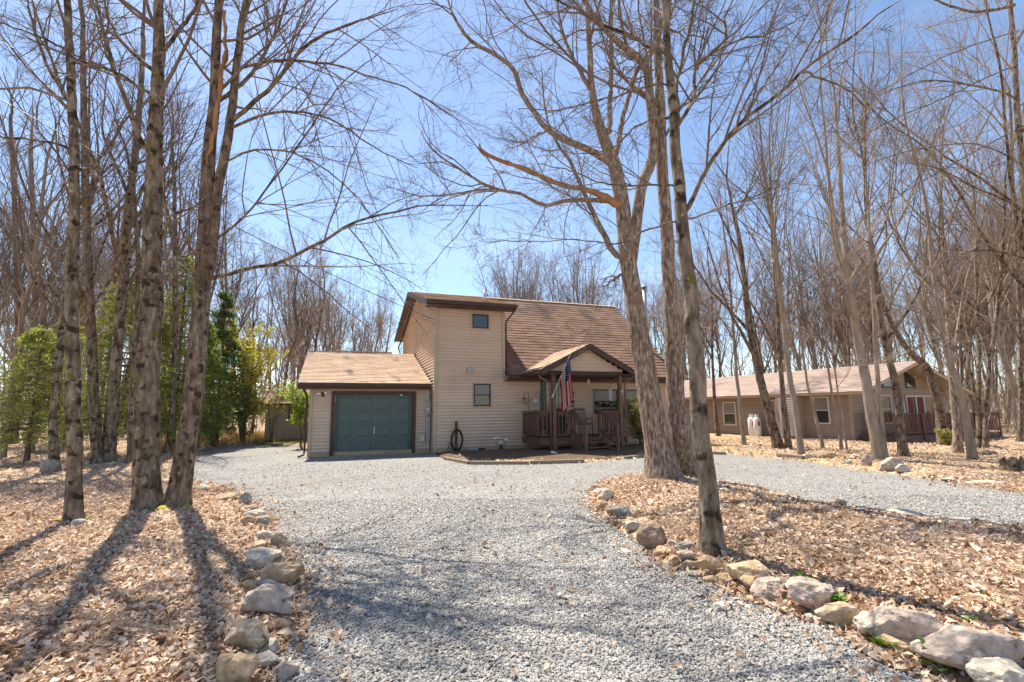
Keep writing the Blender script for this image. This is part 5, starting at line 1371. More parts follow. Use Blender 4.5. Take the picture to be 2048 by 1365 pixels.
# thin undergrowth under the trees
rng = np.random.default_rng(78)
ux, uy = [], []
for n_, xa_, xb_, ya_, yb_ in ((620, -160, 600, 24, 62), (900, 1380, 2300, 30, 64), (150, 1880, 2300, 22, 34)):
    yy_ = np.sqrt(rng.uniform(ya_ ** 2, yb_ ** 2, n_)); px_ = rng.uniform(xa_, xb_, n_)
    ux.append((px_ - 1024) / FPX * yy_); uy.append(yy_)
ux, uy = np.concatenate(ux), np.concatenate(uy)
hu, hv = to_house(ux, uy)
a_ = math.atan2(.375, .927); lu = (ux - nbx) * math.cos(a_) + (uy - NB_Y) * math.sin(a_); lv = -(ux - nbx) * math.sin(a_) + (uy - NB_Y) * math.cos(a_)
ok = (sdf(drive, ux, uy) > 1.5) & ~((hu > -6) & (hu < 12.5) & (hv > -5) & (hv < 12)) & ~((lu > -1.2) & (lu < 9.2) & (lv > -3.5) & (lv < 16.5)) & (np.hypot(ux - SH.location.x - .6, uy - SH.location.y - 1.2) > 3.5)
ux, uy = ux[ok], uy[ok]; n = len(ux)
hh = rng.uniform(1.0, 4.2, n)
Pt = np.zeros((n, 5, 3)); zz = np.linspace(0, 1, 5)
Pt[:, :, 0] = ux[:, None] + np.cumsum(rng.normal(size=(n, 5)) * .10, 1); Pt[:, :, 1] = uy[:, None] + np.cumsum(rng.normal(size=(n, 5)) * .10, 1); Pt[:, :, 2] = zz[None] * hh[:, None] + hgt(ux, uy)[:, None] - .05
Rt = rng.uniform(.012, .035, n)[:, None] * np.linspace(1, .25, 5)[None]
A, AR = grow(Pt, Rt, 8, .05, .98, 42, .45, 3, rng, .10, .14, .4, .7)
V, F = join([tubes(Pt, Rt, 3), tubes(A, np.maximum(AR, .006), 3)])
tag(link('undergrowth', np_mesh('undergrowth', V, F, M['twig_pale'], False)), 'thin bare brush and saplings under the trees', 'undergrowth', kind='stuff')

# ------------------------------------------------------------------ leafy plants
def leaf_faces(pos, nrm_rand, size, rng, asp=.5, dirs=None):
    m = len(pos)
    d = unit(rng.normal(size=(m, 3))) if dirs is None else unit(dirs + rng.normal(size=(m, 3)) * nrm_rand)
    q = unit(np.cross(d, rng.normal(size=(m, 3))))
    L = (size * rng.uniform(.6, 1.3, m))[:, None]
    V = np.stack([pos, pos + d * L * .5 + q * L * asp * .5, pos + d * L, pos + d * L * .5 - q * L * asp * .5], 1).reshape(-1, 3)
    F = np.arange(m * 4).reshape(m, 4)
    return V, F, rng.random(m)
def conifer_meshes(seed, h, rad, mat, nwh=26, dens=1.0, lo=.16):
    rng = np.random.default_rng(seed)
    tm_p = np.stack([np.zeros(10), np.zeros(10), np.linspace(-.05, h, 10)], 1)
    V, F = trunk_mesh(tm_p, np.linspace(h * .016, .012, 10), 8, rng, 1.3)
    tm = np_mesh('trunk', V, F, M['bark'], True)
    br, brr = [], []
    for w in range(nwh):
        t = lo + (.98 - lo) * (w + rng.uniform(-.3, .3)) / nwh
        for k in range(int(rng.integers(6, 9))):
            a = rng.uniform(0, 6.28); L = rad * (1 - t) ** .8 * rng.uniform(.65, 1.15) + .1
            s = np.linspace(0, 1, 7)
            dz = L * (.10 * s - .42 * s ** 2 + .18 * s ** 3) + rng.normal() * .03
            br.append(np.stack([np.cos(a) * L * s, np.sin(a) * L * s, t * h + dz], 1)); brr.append(np.linspace(.014, .004, 7))
    P, R = np.stack(br), np.stack(brr)
    T, TR = grow(P, R, 9, .15, 1.0, 52, .36, 3, rng, -.05, .08, .5, .6, lmin=.12, aspread=10)
    V, F = join([tubes(P, R, 4), tubes(T, TR, 3)])
    wood = np_mesh('branches', V, F, M['twig'], False)
    f = rng.random((len(T), int(14 * dens)))
    i = np.minimum((f * 3).astype(int), 2); w = (f * 3 - i)[..., None]
    ar = np.arange(len(T))[:, None]
    pos = (T[ar, i] * (1 - w) + T[ar, i + 1] * w).reshape(-1, 3); dr = unit(T[ar, i + 1] - T[ar, i]).reshape(-1, 3)
    V, F, a = leaf_faces(pos, .55, np.full(len(pos), .145), rng, .18, dr)
    return tm, wood, np_mesh('needles', V, F, M[mat], False, attr=a), 2 * len(F)
CT = 0
def conifer(name, px, base_y, hpx_top, rad, mat, label, seed, Yd=None, dens=1.0, lo=.17):
    global CT
    b = base_at(px, base_y) if Yd is None else dp(px, base_y, Yd)
    if Yd: b[2] = gz(b[0], b[1])
    Y = b[1]; top = dp(px, hpx_top, Y)[2]
    tm, wd, nd, n = conifer_meshes(seed, top - b[2], rad, mat, dens=dens, lo=lo); CT += n
    t = empty(name, tuple(b)); tag(t, label, 'conifer')
    link('trunk', tm, t); link('branches', wd, t); link('needles', nd, t)
conifer('spruce_tree', 432, 868, 575, 1.8, 'needle_dark', 'dark green dense spruce beyond the leaning tree near the drive', 1, 23, 1.0, .08)
conifer('spruce_tree', 345, 868, 500, 2.0, 'needle_pale', 'tall pale green spruce behind the two big left trunks', 2, 20, .6)
conifer('spruce_tree', 225, 868, 540, 2.4, 'needle_pale', 'light green airy fir behind the greenish trunk', 3, 17, .6)
conifer('spruce_tree', 60, 868, 650, 2.3, 'needle_pale', 'low pale green fir at the left edge of the woods', 4, 16, .55)
conifer('spruce_tree', 300, 868, 640, 1.3, 'needle_pale', 'small pale green fir between the two big left trunks', 6, 18.5, .6)
conifer('spruce_tree', 130, 868, 560, 2.2, 'needle_pale', 'tall pale green fir between the left edge and the greenish trunk', 7, 22, .55)
conifer('spruce_tree', 395, 868, 640, 1.7, 'needle', 'medium green fir directly left of the dark dense spruce', 8, 21, .8)
conifer('young_fir', 408, 886, 848, .35, 'needle_dark', 'tiny young fir at the far left drive edge', 5, None, 1.0)
def leafy(name, base, h, rad, mat, label, cat, seed, nst=5, size=.06, dens=1.0, lo=.25, bark='bark', up=.1):
    global CT
    rng = np.random.default_rng(seed)
    st, sr = [], []
    for k in range(nst):
        a = rng.uniform(0, 6.28); s = np.linspace(0, 1, 8); L = rad * rng.uniform(.3, .9)
        p = np.stack([np.cos(a) * L * s ** 1.3, np.sin(a) * L * s ** 1.3, h * s * rng.uniform(.75, 1)], 1) + np.cumsum(rng.normal(size=(8, 3)) * .02 * h / 3, 0)
        p[0] = (rng.normal() * .03, rng.normal() * .03, -.04)
        st.append(p); sr.append(np.linspace(.012 * h, .003 * h, 8))
    S, SR = np.stack(st), np.stack(sr)
    A, AR = grow(S, SR, 10, lo, 1, 45, .35, 4, rng, up, .15, .4, .5)
    B_, BR = grow(A, AR, 6, .2, 1, 42, .5, 3, rng, up * .5, .15, .4, .6, lmin=.08)
    t = empty(name, tuple(base)); tag(t, label, cat)
    V, F = tubes(S, SR, 7); link('trunk', np_mesh('trunk', V, F, M[bark], True), t)
    V, F = join([tubes(A, AR, 4), tubes(B_, BR, 3)]); link('branches', np_mesh('branches', V, F, M['twig'], False), t)
    f = rng.random((len(B_), int(7 * dens) or 1)); i = np.minimum((f * 3).astype(int), 2); w = (f * 3 - i)[..., None]; ar = np.arange(len(B_))[:, None]
    pos = (B_[ar, i] * (1 - w) + B_[ar, i + 1] * w).reshape(-1, 3) + rng.normal(size=(f.size, 3)) * size * .4
    V, F, a = leaf_faces(pos, 1, np.full(len(pos), size), rng, .55)
    CT += 2 * len(F)
    link('crown', np_mesh('crown', V, F, M[mat], False, attr=a), t)
def ground_at(px, Y):
    p = dp(px, 850, Y); return np.array([p[0], p[1], gz(p[0], p[1])])
leafy('budding_tree', ground_at(486, 25), 5.8, 1.5, 'yleaf', 'yellow green budding tree between the dark spruce and the shed', 'tree', 1, 9, .14, 2.6, .18)
leafy('shed_shrub', ground_at(544, 23.5), 2.6, 1.1, 'yleaf', 'airy yellow green shrub in front of the shed', 'shrub', 2, 4, .08, .7, .45)
leafy('garage_shrub', ground_at(604, 21.5), 2.6, .55, 'gleaf', 'bright green leafy shrub at the garage corner before the shed window', 'shrub', 3, 5, .10, 1.3, .45)
q = hw(7.95, -1.2, .08)
leafy('front_bush', q, 1.75, .8, 'bushleaf', 'rounded yellow green bush before the front windows beside the oak', 'bush', 4, 14, .055, 2.6, .12)
leafy('deck_bush', ground_at(1893, 19.0), .55, .4, 'bushleaf', 'small dry bush at the foot of the tree bending over the deck', 'bush', 6, 8, .05, 1.5, .1)

# ------------------------------------------------------------------ stones
from mathutils import noise as mnoise
import bmesh
def rock_mesh(seed, sx, sy, sz, facets=7, round_=.5):
    rnd = random.Random(seed)
    b = bmesh.new(); bmesh.ops.create_icosphere(b, subdivisions=4 if sx > .14 else 3, radius=1)
    pl = []
    for k in range(facets * 2):
        n = Vector((rnd.gauss(0, 1), rnd.gauss(0, 1), rnd.gauss(0, .7))).normalized(); pl.append((n, rnd.uniform(.58, .84)))
    off = Vector((rnd.uniform(0, 50), rnd.uniform(0, 50), rnd.uniform(0, 50)))
    for v in b.verts:
        p = v.co.copy()
        for n, d in pl:
            e = p.dot(n) - d
            if e > 0: p -= n * e * (1 - round_ * .22)
        p *= 1 + .16 * mnoise.noise(p * 1.1 + off) + .085 * mnoise.noise(p * 2.6 + off) + .045 * mnoise.noise(p * 6 + off) + .03 * mnoise.noise(p * 14 + off)
        v.co = Vector((p.x * sx, p.y * sy, p.z * sz))
    me = bpy.data.meshes.new('stone'); b.to_mesh(me); b.free()
    return me
rock_pos = []
def rock(px, py, w, h, mat, label, seed, name='stone', tilt=0.0, rz=None, flat=None, sink=.38, group='stones edging the drive', depth=.75, rnd=.5):
    """px,py: centre of its foot in the photo; w,h its size there"""
    p = gp(px, py, .04); z = gz(p[0], p[1]); p = gp(px, py, z)
    Y = p[1]; s = Y / FPX
    sx, sz = w * s / 2 * 1.04, max(h * s / 2 * (1.15 if w < 60 else 1.02), .03)
    if w >= 60: sink += .06
    me = rock_mesh(seed, sx, sx * depth, sz, 8 if flat is None else 5, rnd)
    me.materials.append(M[mat])
    o = link(name, me)
    o.location = (p[0], p[1] + sx * depth * .6, z + sz * (1 - sink) * .9)
    o.rotation_euler = (random.uniform(-.12, .12), tilt, random.uniform(-.5, .5) if rz is None else rz)
    tag(o, label, {'boulder': 'boulder', 'moss_cushion': 'moss'}.get(name, 'stone'), group)
    rock_pos.append((p[0], p[1] + sx * depth * .6, sx))
LR = [
 (398, 982, 36, 12, 'r_pale', 'pale flat stone at the far end of the left drive edge beside the leaning tree'),
 (446, 1003, 42, 16, 'r_olive', 'dark flat wedge stone left of the grey angular block'),
 (486, 1009, 32, 26, 'r_grey', 'grey angular block at the far end of the left stone row'),
 (501, 1022, 26, 14, 'r_olive', 'small tan stone just below the grey angular block'),
 (505, 1036, 38, 16, 'r_pale', 'pale flat stone above the tan and dark pair of the left row'),
 (493, 1052, 27, 20, 'r_tan', 'small tan stone left of the dark grey square one'),
 (521, 1053, 31, 22, 'r_grey', 'dark grey square stone in the left row'),
 (526, 1082, 34, 20, 'r_pale', 'small pale stone between the grey square and the orange leaf stone'),
 (553, 1095, 36, 26, 'r_olive', 'brownish pointed stone closest to the drive in the left row'),
 (510, 1102, 46, 20, 'r_tan', 'low tan stone half buried behind the large pale slab'),
 (512, 1140, 88, 42, 'r_pale', 'large pale slab in the middle of the left row'),
 (556, 1172, 84, 52, 'r_tan', 'large layered tan stone between the pale slab and the big pink boulder'),
 (580, 1138, 28, 24, 'r_tan', 'small tan stone at the drive side of the layered one'),
 (497, 1182, 30, 22, 'r_tan', 'small brown tan stone just above the left of the big pink boulder'),
 (532, 1178, 46, 20, 'r_pink', 'small pinkish stone tucked behind the big pink boulder'),
 (524, 1236, 124, 74, 'r_pink', 'big rounded pinkish grey boulder in the left row'),
 (482, 1302, 88, 70, 'r_olive', 'smooth olive boulder below the big pink one'),
 (557, 1262, 36, 20, 'r_tan', 'small tan stone right of the olive boulder'),
 (560, 1284, 50, 22, 'r_olive', 'mossy flat stone right of the olive boulder'),
 (530, 1312, 54, 26, 'r_pale', 'pale angular stone between the olive and the bottom tan boulder'),
 (516, 1338, 70, 24, 'r_grey', 'long low grey stone right of the bottom tan boulder'),
 (456, 1375, 96, 76, 'r_yellow', 'tan boulder at the bottom edge of the left row'),
 (565, 1360, 48, 30, 'r_pink', 'pink stone at the bottom of the left row beside the gravel'),
 (88, 944, 34, 36, 'r_grey', 'pointed grey rock beside the dark trunk in the left woods'),
 (152, 1054, 30, 16, 'r_grey', 'small grey stone at the foot of the slender knotty tree'),
 (250, 925, 40, 14, 'r_olive', 'low mossy stone in the woods left of the thick straight trunk'),
]
RRk = [
 (1199, 978, 28, 10, 'r_brown', 'flat brown stone at the tip of the leafy island'),
 (1200, 988, 30, 10, 'r_pale', 'flat pale stone at the tip of the leafy island'),
 (1214, 1001, 32, 22, 'r_pale', 'pale yellow boulder near the tip of the leafy island'),
 (1204, 1020, 28, 18, 'r_tan', 'tan stone below the pale yellow one at the island tip'),
 (1226, 1026, 28, 16, 'r_olive', 'dull tan stone left of the tilted grey slab'),
 (1243, 1034, 38, 20, 'r_grey', 'tilted grey slab in the right row'),
 (1231, 1052, 30, 20, 'r_brown', 'brown stone under the tilted grey slab'),
 (1252, 1050, 30, 10, 'r_tan', 'flat tan stone between the grey slab and the long white one'),
 (1270, 1062, 56, 20, 'r_pale', 'long whitish stone left of the big brown boulder'),
 (1312, 1100, 62, 60, 'r_brown', 'big upright brown boulder in the right row'),
 (1346, 1096, 26, 18, 'r_pink', 'small purple stone right behind the big brown boulder'),
 (1374, 1103, 42, 20, 'r_grey', 'dark layered stone at the left foot of the spotted tree'),
 (1376, 1118, 48, 16, 'r_pink', 'flat purple stone below the dark layered one'),
 (1328, 1116, 40, 22, 'r_tan', 'tan stone in front of the big brown boulder'),
 (1349, 1138, 30, 26, 'r_tan', 'rounded tan stone in front of the flat purple one'),
 (1393, 1144, 68, 28, 'r_olive', 'mossy yellow brown slab in front of the spotted tree'),
 (1420, 1138, 48, 26, 'r_tan', 'long tan stone slanting between the spotted tree and the mossy slab'),
 (1392, 1156, 34, 12, 'r_pink', 'flat pink stone at the gravel below the mossy slab'),
 (1425, 1166, 30, 14, 'r_tan', 'small flat tan stone right of the flat pink one'),
 (1457, 1174, 40, 24, 'r_yellow', 'yellow stone between the mossy slab and the large yellow tan slab'),
 (1510, 1158, 82, 36, 'r_yellow', 'large yellow tan slab with flat top in the right row'),
 (1503, 1172, 40, 16, 'r_yellow', 'low oval tan stone in front of the large yellow tan slab'),
 (1552, 1204, 66, 54, 'r_pink', 'angular whitish pink boulder right of the large yellow tan slab'),
 (1587, 1178, 40, 24, 'r_brown', 'brown stone between the two pinkish boulders'),
 (1637, 1216, 98, 60, 'r_pink', 'large rounded pinkish grey boulder with speckled top in the right row'),
 (1700, 1252, 84, 50, 'r_olive', 'yellow tan boulder next after the large pinkish grey one'),
 (1760, 1266, 84, 36, 'r_pale', 'pale flat topped slab in the lower right row'),
 (1790, 1298, 32, 16, 'r_yellow', 'small tan stone before the slanted slab at lower right'),
 (1820, 1304, 104, 30, 'r_yellow', 'long tan slab slanting down towards the gravel at lower right'),
 (1852, 1290, 160, 70, 'r_pink', 'long pinkish boulder behind the slanted tan slab'),
 (1990, 1338, 190, 84, 'r_pink', 'largest pinkish boulder at the lower right corner'),
 (2045, 1390, 110, 66, 'r_pale', 'pale boulder cut by the bottom right corner'),
]
FRk = [
 (1654, 918, 38, 20, 'r_tan', 'tan boulder on the far edge of the right drive before the saplings'),
 (1622, 917, 36, 10, 'r_pale', 'flat pale slab left of the tan boulder on the far drive edge'),
 (1697, 928, 26, 9, 'r_pale', 'small pale stone between the tan and the purple grey boulder on the far drive edge'),
 (1737, 932, 26, 24, 'r_pink', 'purple grey boulder at the left foot of the largest deck tree'),
 (1788, 946, 48, 34, 'r_pink', 'rounded pinkish boulder right of the largest deck tree'),
 (1812, 944, 34, 16, 'r_pale', 'low pale stone right behind the rounded pinkish boulder'),
 (1980, 911, 40, 12, 'r_brown', 'brown boulder far right beyond the leaning sunlit tree'),
 (1880, 956, 40, 9, 'r_brown', 'thin brown slab on the far edge of the right drive'),
 (1922, 964, 70, 12, 'r_pale', 'long pale slab on the far edge of the right drive'),
 (1978, 972, 62, 13, 'r_pale', 'long pale slab nearest the stump on the far drive edge'),
 (1676, 1014, 42, 18, 'r_olive', 'mossy stone on the back edge of the leafy island'),
 (1742, 1028, 44, 12, 'r_grey', 'low grey stone on the back edge of the leafy island'),
 (1825, 1034, 70, 15, 'r_pale', 'long pale slab on the back edge of the leafy island'),
 (1932, 1052, 96, 18, 'r_pale', 'longest pale slab on the back edge of the leafy island near the right border'),
]
for i, (px, py, w_, h_, m_, lab) in enumerate(LR): rock(px, py, w_, h_, m_, lab, 300 + i, 'boulder' if 'boulder' in lab else 'stone', flat=True if 'flat' in lab or 'slab' in lab else None, group='stones edging the left of the drive' if i < 23 else 'stones in the left woods', rnd=.2 if 'angular' in lab or 'square' in lab or 'wedge' in lab else .5)
for i, (px, py, w_, h_, m_, lab) in enumerate(RRk):
    rock(px, py, w_, h_, m_, lab, 400 + i, 'boulder' if 'boulder' in lab else 'stone', flat=True if 'flat' in lab or 'slab' in lab else None, group='stones edging the leafy island', rz=-.55 if 'slant' in lab or 'long pinkish' in lab else None, depth=.45 if 'slant' in lab or 'long' in lab else .75, rnd=.2 if 'angular' in lab or 'slab' in lab else .5)
for i, (px, py, w_, h_, m_, lab) in enumerate(FRk): rock(px, py, w_, h_, m_, lab, 500 + i, 'boulder' if 'boulder' in lab else 'stone', group='stones along the right drive', depth=.5)
for i in range(9):
    rock(376 + i * 9, 912 - i * 4.0, 15, 8, ['r_pale', 'r_tan', 'r_grey'][i % 3], 'small pale kerb stone along the far left drive edge', 600 + i, group='small kerb stones at the far left drive edge')
for i, (px, py, w_) in enumerate(((118, 1046, 30), (176, 1040, 20), (322, 1022, 36), (372, 1018, 26), (268, 1024, 22))):
    rock(px, py, w_, 9, 'moss', ['yellow green moss cushion left of the slender knotty tree foot', 'small moss cushion right of the slender knotty tree foot', 'moss cushion between the two big left trunks', 'moss cushion right of the leaning tree foot', 'moss cushion left of the thick straight trunk foot'][i], 700 + i, name='moss_cushion', group='moss cushions at the left trunks', sink=.5)
# stump
b = base_at(2028, 942)
t = empty('tree_stump', tuple(b)); tag(t, 'weathered broken tree stump at the right edge of the leafy yard', 'stump')
rng = np.random.default_rng(9)
P_ = np.stack([np.zeros(8), np.zeros(8), np.linspace(-.05, .30, 8)], 1)
V_, F_ = trunk_mesh(P_, np.linspace(.20, .18, 8), 22, rng, 1.25, .3, .09)
V_[-22:, 2] += rng.uniform(-.10, .10, 22)
link('trunk', np_mesh('trunk', V_, F_, M['bark_moss'], True), t)
MB().tube([(0, 0, .0), (0, 0, .24)], [.16, .16], 14).build('heartwood', M['rust'], t)
# timbers
def timber(pa, pb, label, w=.11):
    a, b_ = gp(*pa, .03), gp(*pb, .03)
    o = MB().bar((0, 0, .04), tuple(np.array(b_ - a) + np.array([0, 0, .04])), w, w).build('landscape_timber', M['timber'], None, (a[0], a[1], max(gz(a[0], a[1]), 0)), bevel=.012)
    tag(o, label, 'timber')
timber((1385, 906), (1452, 908), 'weathered timber at the left start of the right drive edge')
timber((1555, 914), (1608, 919), 'weathered timber left of the pale slab on the far drive edge')
timber((890, 918), (938, 927), 'pale timber edging the sunlit corner of the mulch bed')
timber((940, 927), (1058, 927), 'dark timber edging the mulch bed left of the steps')
timber((1060, 926), (1168, 923), 'dark timber edging the mulch bed just before the steps')
timber((1250, 917), (1300, 912), 'short timber edging the bed right of the steps')
timber((528, 889), (560, 891), 'short dark timber at the lawn beside the shed')

# ------------------------------------------------------------------ cables
def cable(pa, pb, sag, label, r=.009):
    pts = [tuple(np.array(pa) * (1 - t) + np.array(pb) * t - np.array([0, 0, sag * 4 * t * (1 - t)])) for t in np.linspace(0, 1, 24)]
    o = MB().tube([tuple(np.array(p) - np.array(pa)) for p in pts], r, 5).build('service_cable', M['black'], None, tuple(pa))
    tag(o, label, 'cable', 'service cables')
cable(dp(-60, 165, 9.0), hw(-.05, -.1, 4.9), .25, 'lower overhead service cable running from the left treetops to the tower corner', .011)
cable(dp(-60, 40, 9.0), hw(-.05, -.05, 5.25), .15, 'upper overhead service cable running from the left treetops to the tower eave', .008)

# ------------------------------------------------------------------ leaf litter, gravel, grass
rng = np.random.default_rng(5)
def sample(n, ya, yb, xa=-60, xb=2110):
    Y = np.sqrt(rng.uniform(ya * ya, yb * yb, n)); px = rng.uniform(xa, xb, n)
    return (px - 1024) / FPX * Y, Y
def leaves(x, y, z, size, tilt=.55):
    m = len(x)
    L = size * rng.uniform(.45, 1.45, m); Wd = L * rng.uniform(.35, .8, m); cu = rng.uniform(-.3, .6, m); fo = rng.uniform(-.2, .7, m)
    loc = np.zeros((m, 5, 3))
    loc[:, 0] = np.stack([-L / 2, 0 * L, cu * L * .3], 1)
    loc[:, 1] = np.stack([L * rng.uniform(-.15, .2, m), Wd / 2, Wd * fo * .5], 1)
    loc[:, 2] = np.stack([L / 2, L * rng.uniform(-.15, .15, m), cu * L * rng.uniform(.1, .6, m)], 1)
    loc[:, 3] = np.stack([L * rng.uniform(-.15, .2, m), -Wd / 2, Wd * fo * rng.uniform(.1, .7, m)], 1)
    loc[:, 4] = np.stack([L * .03, 0 * L, -.03 * L], 1)
    a = rng.uniform(0, 6.28, m); tx, ty_ = rng.normal(0, tilt, m), rng.normal(0, tilt, m)
    def rot(v, i, j, an):
        c, s = np.cos(an)[:, None], np.sin(an)[:, None]
        A, B2 = v[:, :, i].copy(), v[:, :, j].copy()
        v[:, :, i] = A * c - B2 * s; v[:, :, j] = A * s + B2 * c
    rot(loc, 1, 2, tx); rot(loc, 0, 2, ty_); rot(loc, 0, 1, a)
    loc += np.stack([x, y, z], 1)[:, None]
    b = np.arange(m)[:, None] * 5
    F = np.concatenate([b + np.array([q]) for q in ([0, 4, 1], [4, 2, 1], [0, 3, 4], [4, 3, 2])])
    r = np.clip(rng.beta(1.35, 1.1, m) + wav(x, y, 1.3, 4.0) * .10, 0, 1)
    return loc.reshape(-1, 3), F, np.tile(r, 4)
X, Y = [], []
for n, ya, yb in ((92000, 2.2, 6.0), (94000, 6.0, 11.0), (44000, 11, 24)):
    x, y = sample(n, ya, yb); X.append(x); Y.append(y)
X, Y = np.concatenate(X), np.concatenate(Y)
d = sdf(drive, X, Y) + edge_noise(X, Y)
ub_, vb_ = to_house(X, Y)
ok = ((d > -.02) | ((d > -.35) & (rng.random(len(d)) < .10)) | (rng.random(len(d)) < .011)) & ~((ub_ > -4.5) & (vb_ > -.3) & (ub_ < 11.2)) & (sdf(bed, X, Y) > -.3) & (rng.random(len(d)) < .72 + .45 * wav(X, Y, 1.1, 2.6))
X, Y, d = X[ok], Y[ok], d[ok]
Z = np.maximum(hgt(X, Y), 0.0) + rng.uniform(.006, .035, len(X))
sz = (.050 + .003 * np.clip(Y - 5, 0, 12)) * np.where(rng.random(len(Y)) < .06, 1.6, 1)
V, F, a = leaves(X, Y, Z, sz)
tag(link('leaf_litter', np_mesh('leaf_litter', V, F, M['leaf'], False, attr=a)), 'dead brown leaves covering the yard', 'leaves', kind='stuff')
LEAFTRIS = len(F)
# gravel stones
X, Y = [], []
for n, ya, yb in ((122000, 2.3, 5.2), (84000, 5.2, 9.0), (16000, 9.0, 15)):
    x, y = sample(n, ya, yb); X.append(x); Y.append(y)
X, Y = np.concatenate(X), np.concatenate(Y)
d = sdf(drive, X, Y) + edge_noise(X, Y)
ub_, vb_ = to_house(X, Y)
# wheel tracks: two worn strips where the loose chips are thinner
tc = .25 + .02 * Y - .018 * (Y - 6) ** 2 * .5
trk = np.minimum(np.abs(X - tc - .95), np.abs(X - tc + .75))
ok = (d < .06) & ~((ub_ > -4.4) & (vb_ > .5)) & (rng.random(len(X)) < .5 + .5 * np.clip((trk - .12) / .3, 0, 1) + .25 * wav(X, Y, 1.6, .5))
X, Y = X[ok], Y[ok]; m = len(X)
s = rng.uniform(.0062, .0150, m) * np.where(rng.random(m) < .05, 1.5, 1) * (1 + .03 * np.clip(Y - 4, 0, 10))
ph = rng.uniform(-.5, .5, (m, 3)) + np.arange(3) * 2.094
loc = np.zeros((m, 6, 3))
for k in range(3):
    loc[:, k] = np.stack([np.cos(ph[:, k]), np.sin(ph[:, k]), -.55 + 0 * s], 1)
    loc[:, k + 3] = np.stack([.72 * np.cos(ph[:, k]), .72 * np.sin(ph[:, k]), .55 + 0 * s], 1)
loc = loc * (s[:, None] * np.stack([rng.uniform(1.0, 1.7, m), rng.uniform(.65, 1.1, m), rng.uniform(.3, .65, m)], 1))[:, None] + rng.normal(size=(m, 6, 3)) * (s * .16)[:, None, None]
for (i, j, an) in ((1, 2, rng.normal(0, .38, m)), (0, 2, rng.normal(0, .38, m)), (0, 1, rng.uniform(0, 6.28, m))):
    c, s2_ = np.cos(an)[:, None], np.sin(an)[:, None]
    A, B2 = loc[:, :, i].copy(), loc[:, :, j].copy(); loc[:, :, i] = A * c - B2 * s2_; loc[:, :, j] = A * s2_ + B2 * c
gzv = wav(X, Y, .9, .3) * .012 - .004
loc += np.stack([X, Y, gzv + s * rng.uniform(.1, .6, m)], 1)[:, None]
b = np.arange(m)[:, None] * 6
F = [np.concatenate([b + np.array([q]) for q in ([0, 1, 4, 3], [1, 2, 5, 4], [2, 0, 3, 5])]), b + np.array([[3, 4, 5]])]
r = np.clip(rng.normal(.43, .16, m) + .10 * wav(X, Y, .7, 1.1) - .08 * (trk[ok] < .3), 0, 1)
tag(link('gravel', np_mesh('gravel', loc.reshape(-1, 3), F, M['gravel'], False, attr=np.tile(r, 4))), 'loose grey gravel chips on the drive', 'gravel', kind='stuff')
GRTRIS = 7 * m
# grass strip by shed and dry grass
def blades(x, y, h, mat, name, label, lean=.35):
    m = len(x); a = rng.uniform(0, 6.28, m); H = h * rng.uniform(.5, 1.3, m); w = .006 + .004 * rng.random(m)
    z = np.maximum(hgt(x, y), 0)
    l = rng.normal(0, lean, (m, 2)) * H[:, None]
    V = np.stack([np.stack([x - np.cos(a) * w, y - np.sin(a) * w, z], 1), np.stack([x + np.cos(a) * w, y + np.sin(a) * w, z], 1), np.stack([x + l[:, 0], y + l[:, 1], z + H], 1)], 1).reshape(-1, 3)
    tag(link(name, np_mesh(name, V, np.arange(3 * m).reshape(m, 3), M[mat], False, attr=rng.random(m))), label, 'grass', kind='stuff')
gpatch = P2((515, 889), (640, 889), (640, 881), (525, 880))
pp = np.array(gpatch)
x = rng.uniform(pp[:, 0].min(), pp[:, 0].max(), 9000); y = rng.uniform(pp[:, 1].min(), pp[:, 1].max(), 9000)
k = sdf(gpatch, x, y) < 0.2
lw = np.array([(p[0], p[1], gz(p[0], p[1]) + .012) for p in gpatch])
tag(link('lawn', np_mesh('lawn', lw, np.array([[0, 1, 2, 3]]), M['grass'])), 'bright green lawn strip by the shed', kind='structure')
blades(x[k], y[k], .09, 'grass', 'lawn_grass', 'short bright green grass by the shed')
x, y = sample(16000, 19, 33, 300, 560)
k = sdf(drive, x, y) > .3
blades(x[k], y[k], .38, 'drygrass', 'dry_grass', 'dry tan grass beyond the left end of the drive', .5)
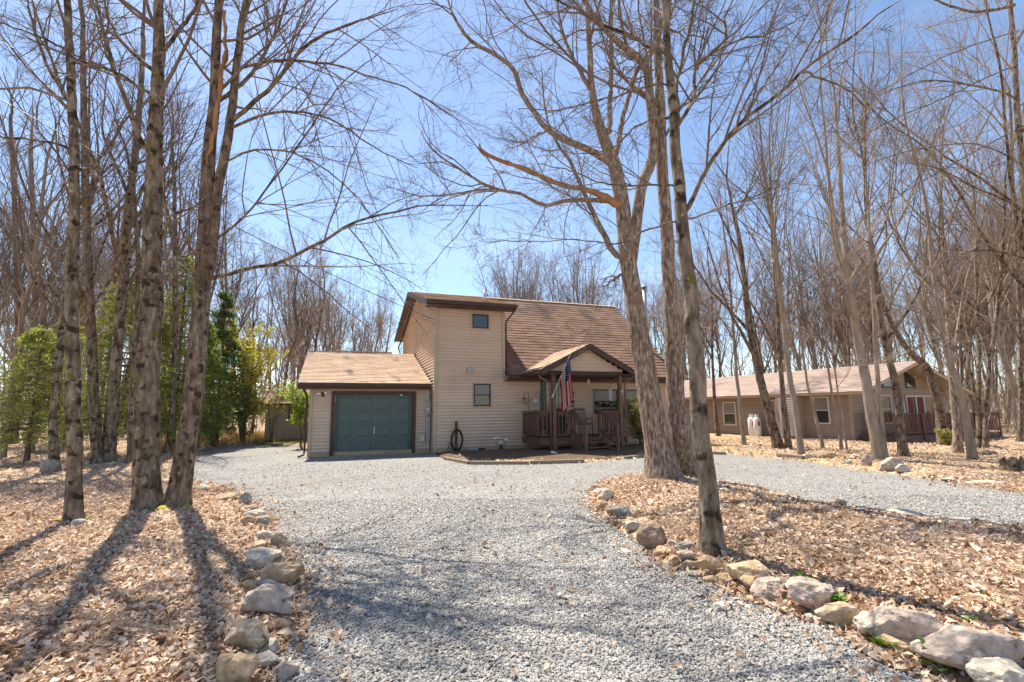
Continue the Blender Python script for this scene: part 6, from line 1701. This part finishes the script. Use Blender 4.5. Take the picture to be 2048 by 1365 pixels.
# small weeds along the stones
for i, (px, py, s) in enumerate(((1605, 1180, .10), (1664, 1216, .11), (1620, 1224, .06), (1755, 1262, .06), (1760, 1280, .10), (1795, 1292, .07), (1888, 1332, .18), (1872, 1318, .12), (1945, 1272, .07), (1436, 1112, .08), (1460, 1120, .06), (1214, 1003, .05))):
    p = gp(px, py, .05); b = (p[0], p[1], gz(p[0], p[1]) - .005)
    m = 16; rr_ = np.random.default_rng(900 + i)
    a = rr_.uniform(0, 6.28, m); R_ = s * rr_.uniform(.5, 1.1, m); H = s * rr_.uniform(.4, 1.0, m)
    dirs = np.stack([np.cos(a), np.sin(a), np.zeros(m)], 1); sd_ = np.stack([-np.sin(a), np.cos(a), np.zeros(m)], 1)
    q0 = dirs * (R_ * .15)[:, None]; q1 = dirs * (R_ * .6)[:, None] + np.array([0, 0, 1]) * H[:, None] * .8; q2 = dirs * R_[:, None] + np.array([0, 0, 1]) * H[:, None] * .85
    V = np.stack([q0, q1 + sd_ * (R_ * .22)[:, None], q2, q1 - sd_ * (R_ * .22)[:, None]], 1).reshape(-1, 3)
    o = link('weed', np_mesh('weed', V, np.arange(4 * m).reshape(m, 4), M['weed'], attr=rr_.random(m)), None, b)
    tag(o, 'small fresh green weed growing among the edging stones of the leafy island', 'weed', 'green weeds among the edging stones')
# fallen sticks
for i in range(26):
    px, py = random.uniform(20, 470), random.uniform(960, 1330)
    if i > 12: px, py = random.uniform(1480, 2020), random.uniform(1070, 1200)
    p = gp(px, py, .07); L = random.uniform(.25, .7); a = random.uniform(0, 3.14)
    o = MB().tube([(-L / 2 * math.cos(a), -L / 2 * math.sin(a), .01), (random.uniform(-.03, .03), random.uniform(-.03, .03), .03), (L / 2 * math.cos(a), L / 2 * math.sin(a), .02)], [.006, .005, .002], 5).build('stick', M['twig_pale'], None, (p[0], p[1], gz(p[0], p[1]) + .02))
    tag(o, 'thin fallen stick lying on the dead leaves', 'stick', 'fallen sticks on the leaves')
print('TRIS trees', TREE_TRIS, 'protos', ptris, 'far', FARTRIS, 'conifers', CT, 'leaves', LEAFTRIS, 'gravel', GRTRIS)
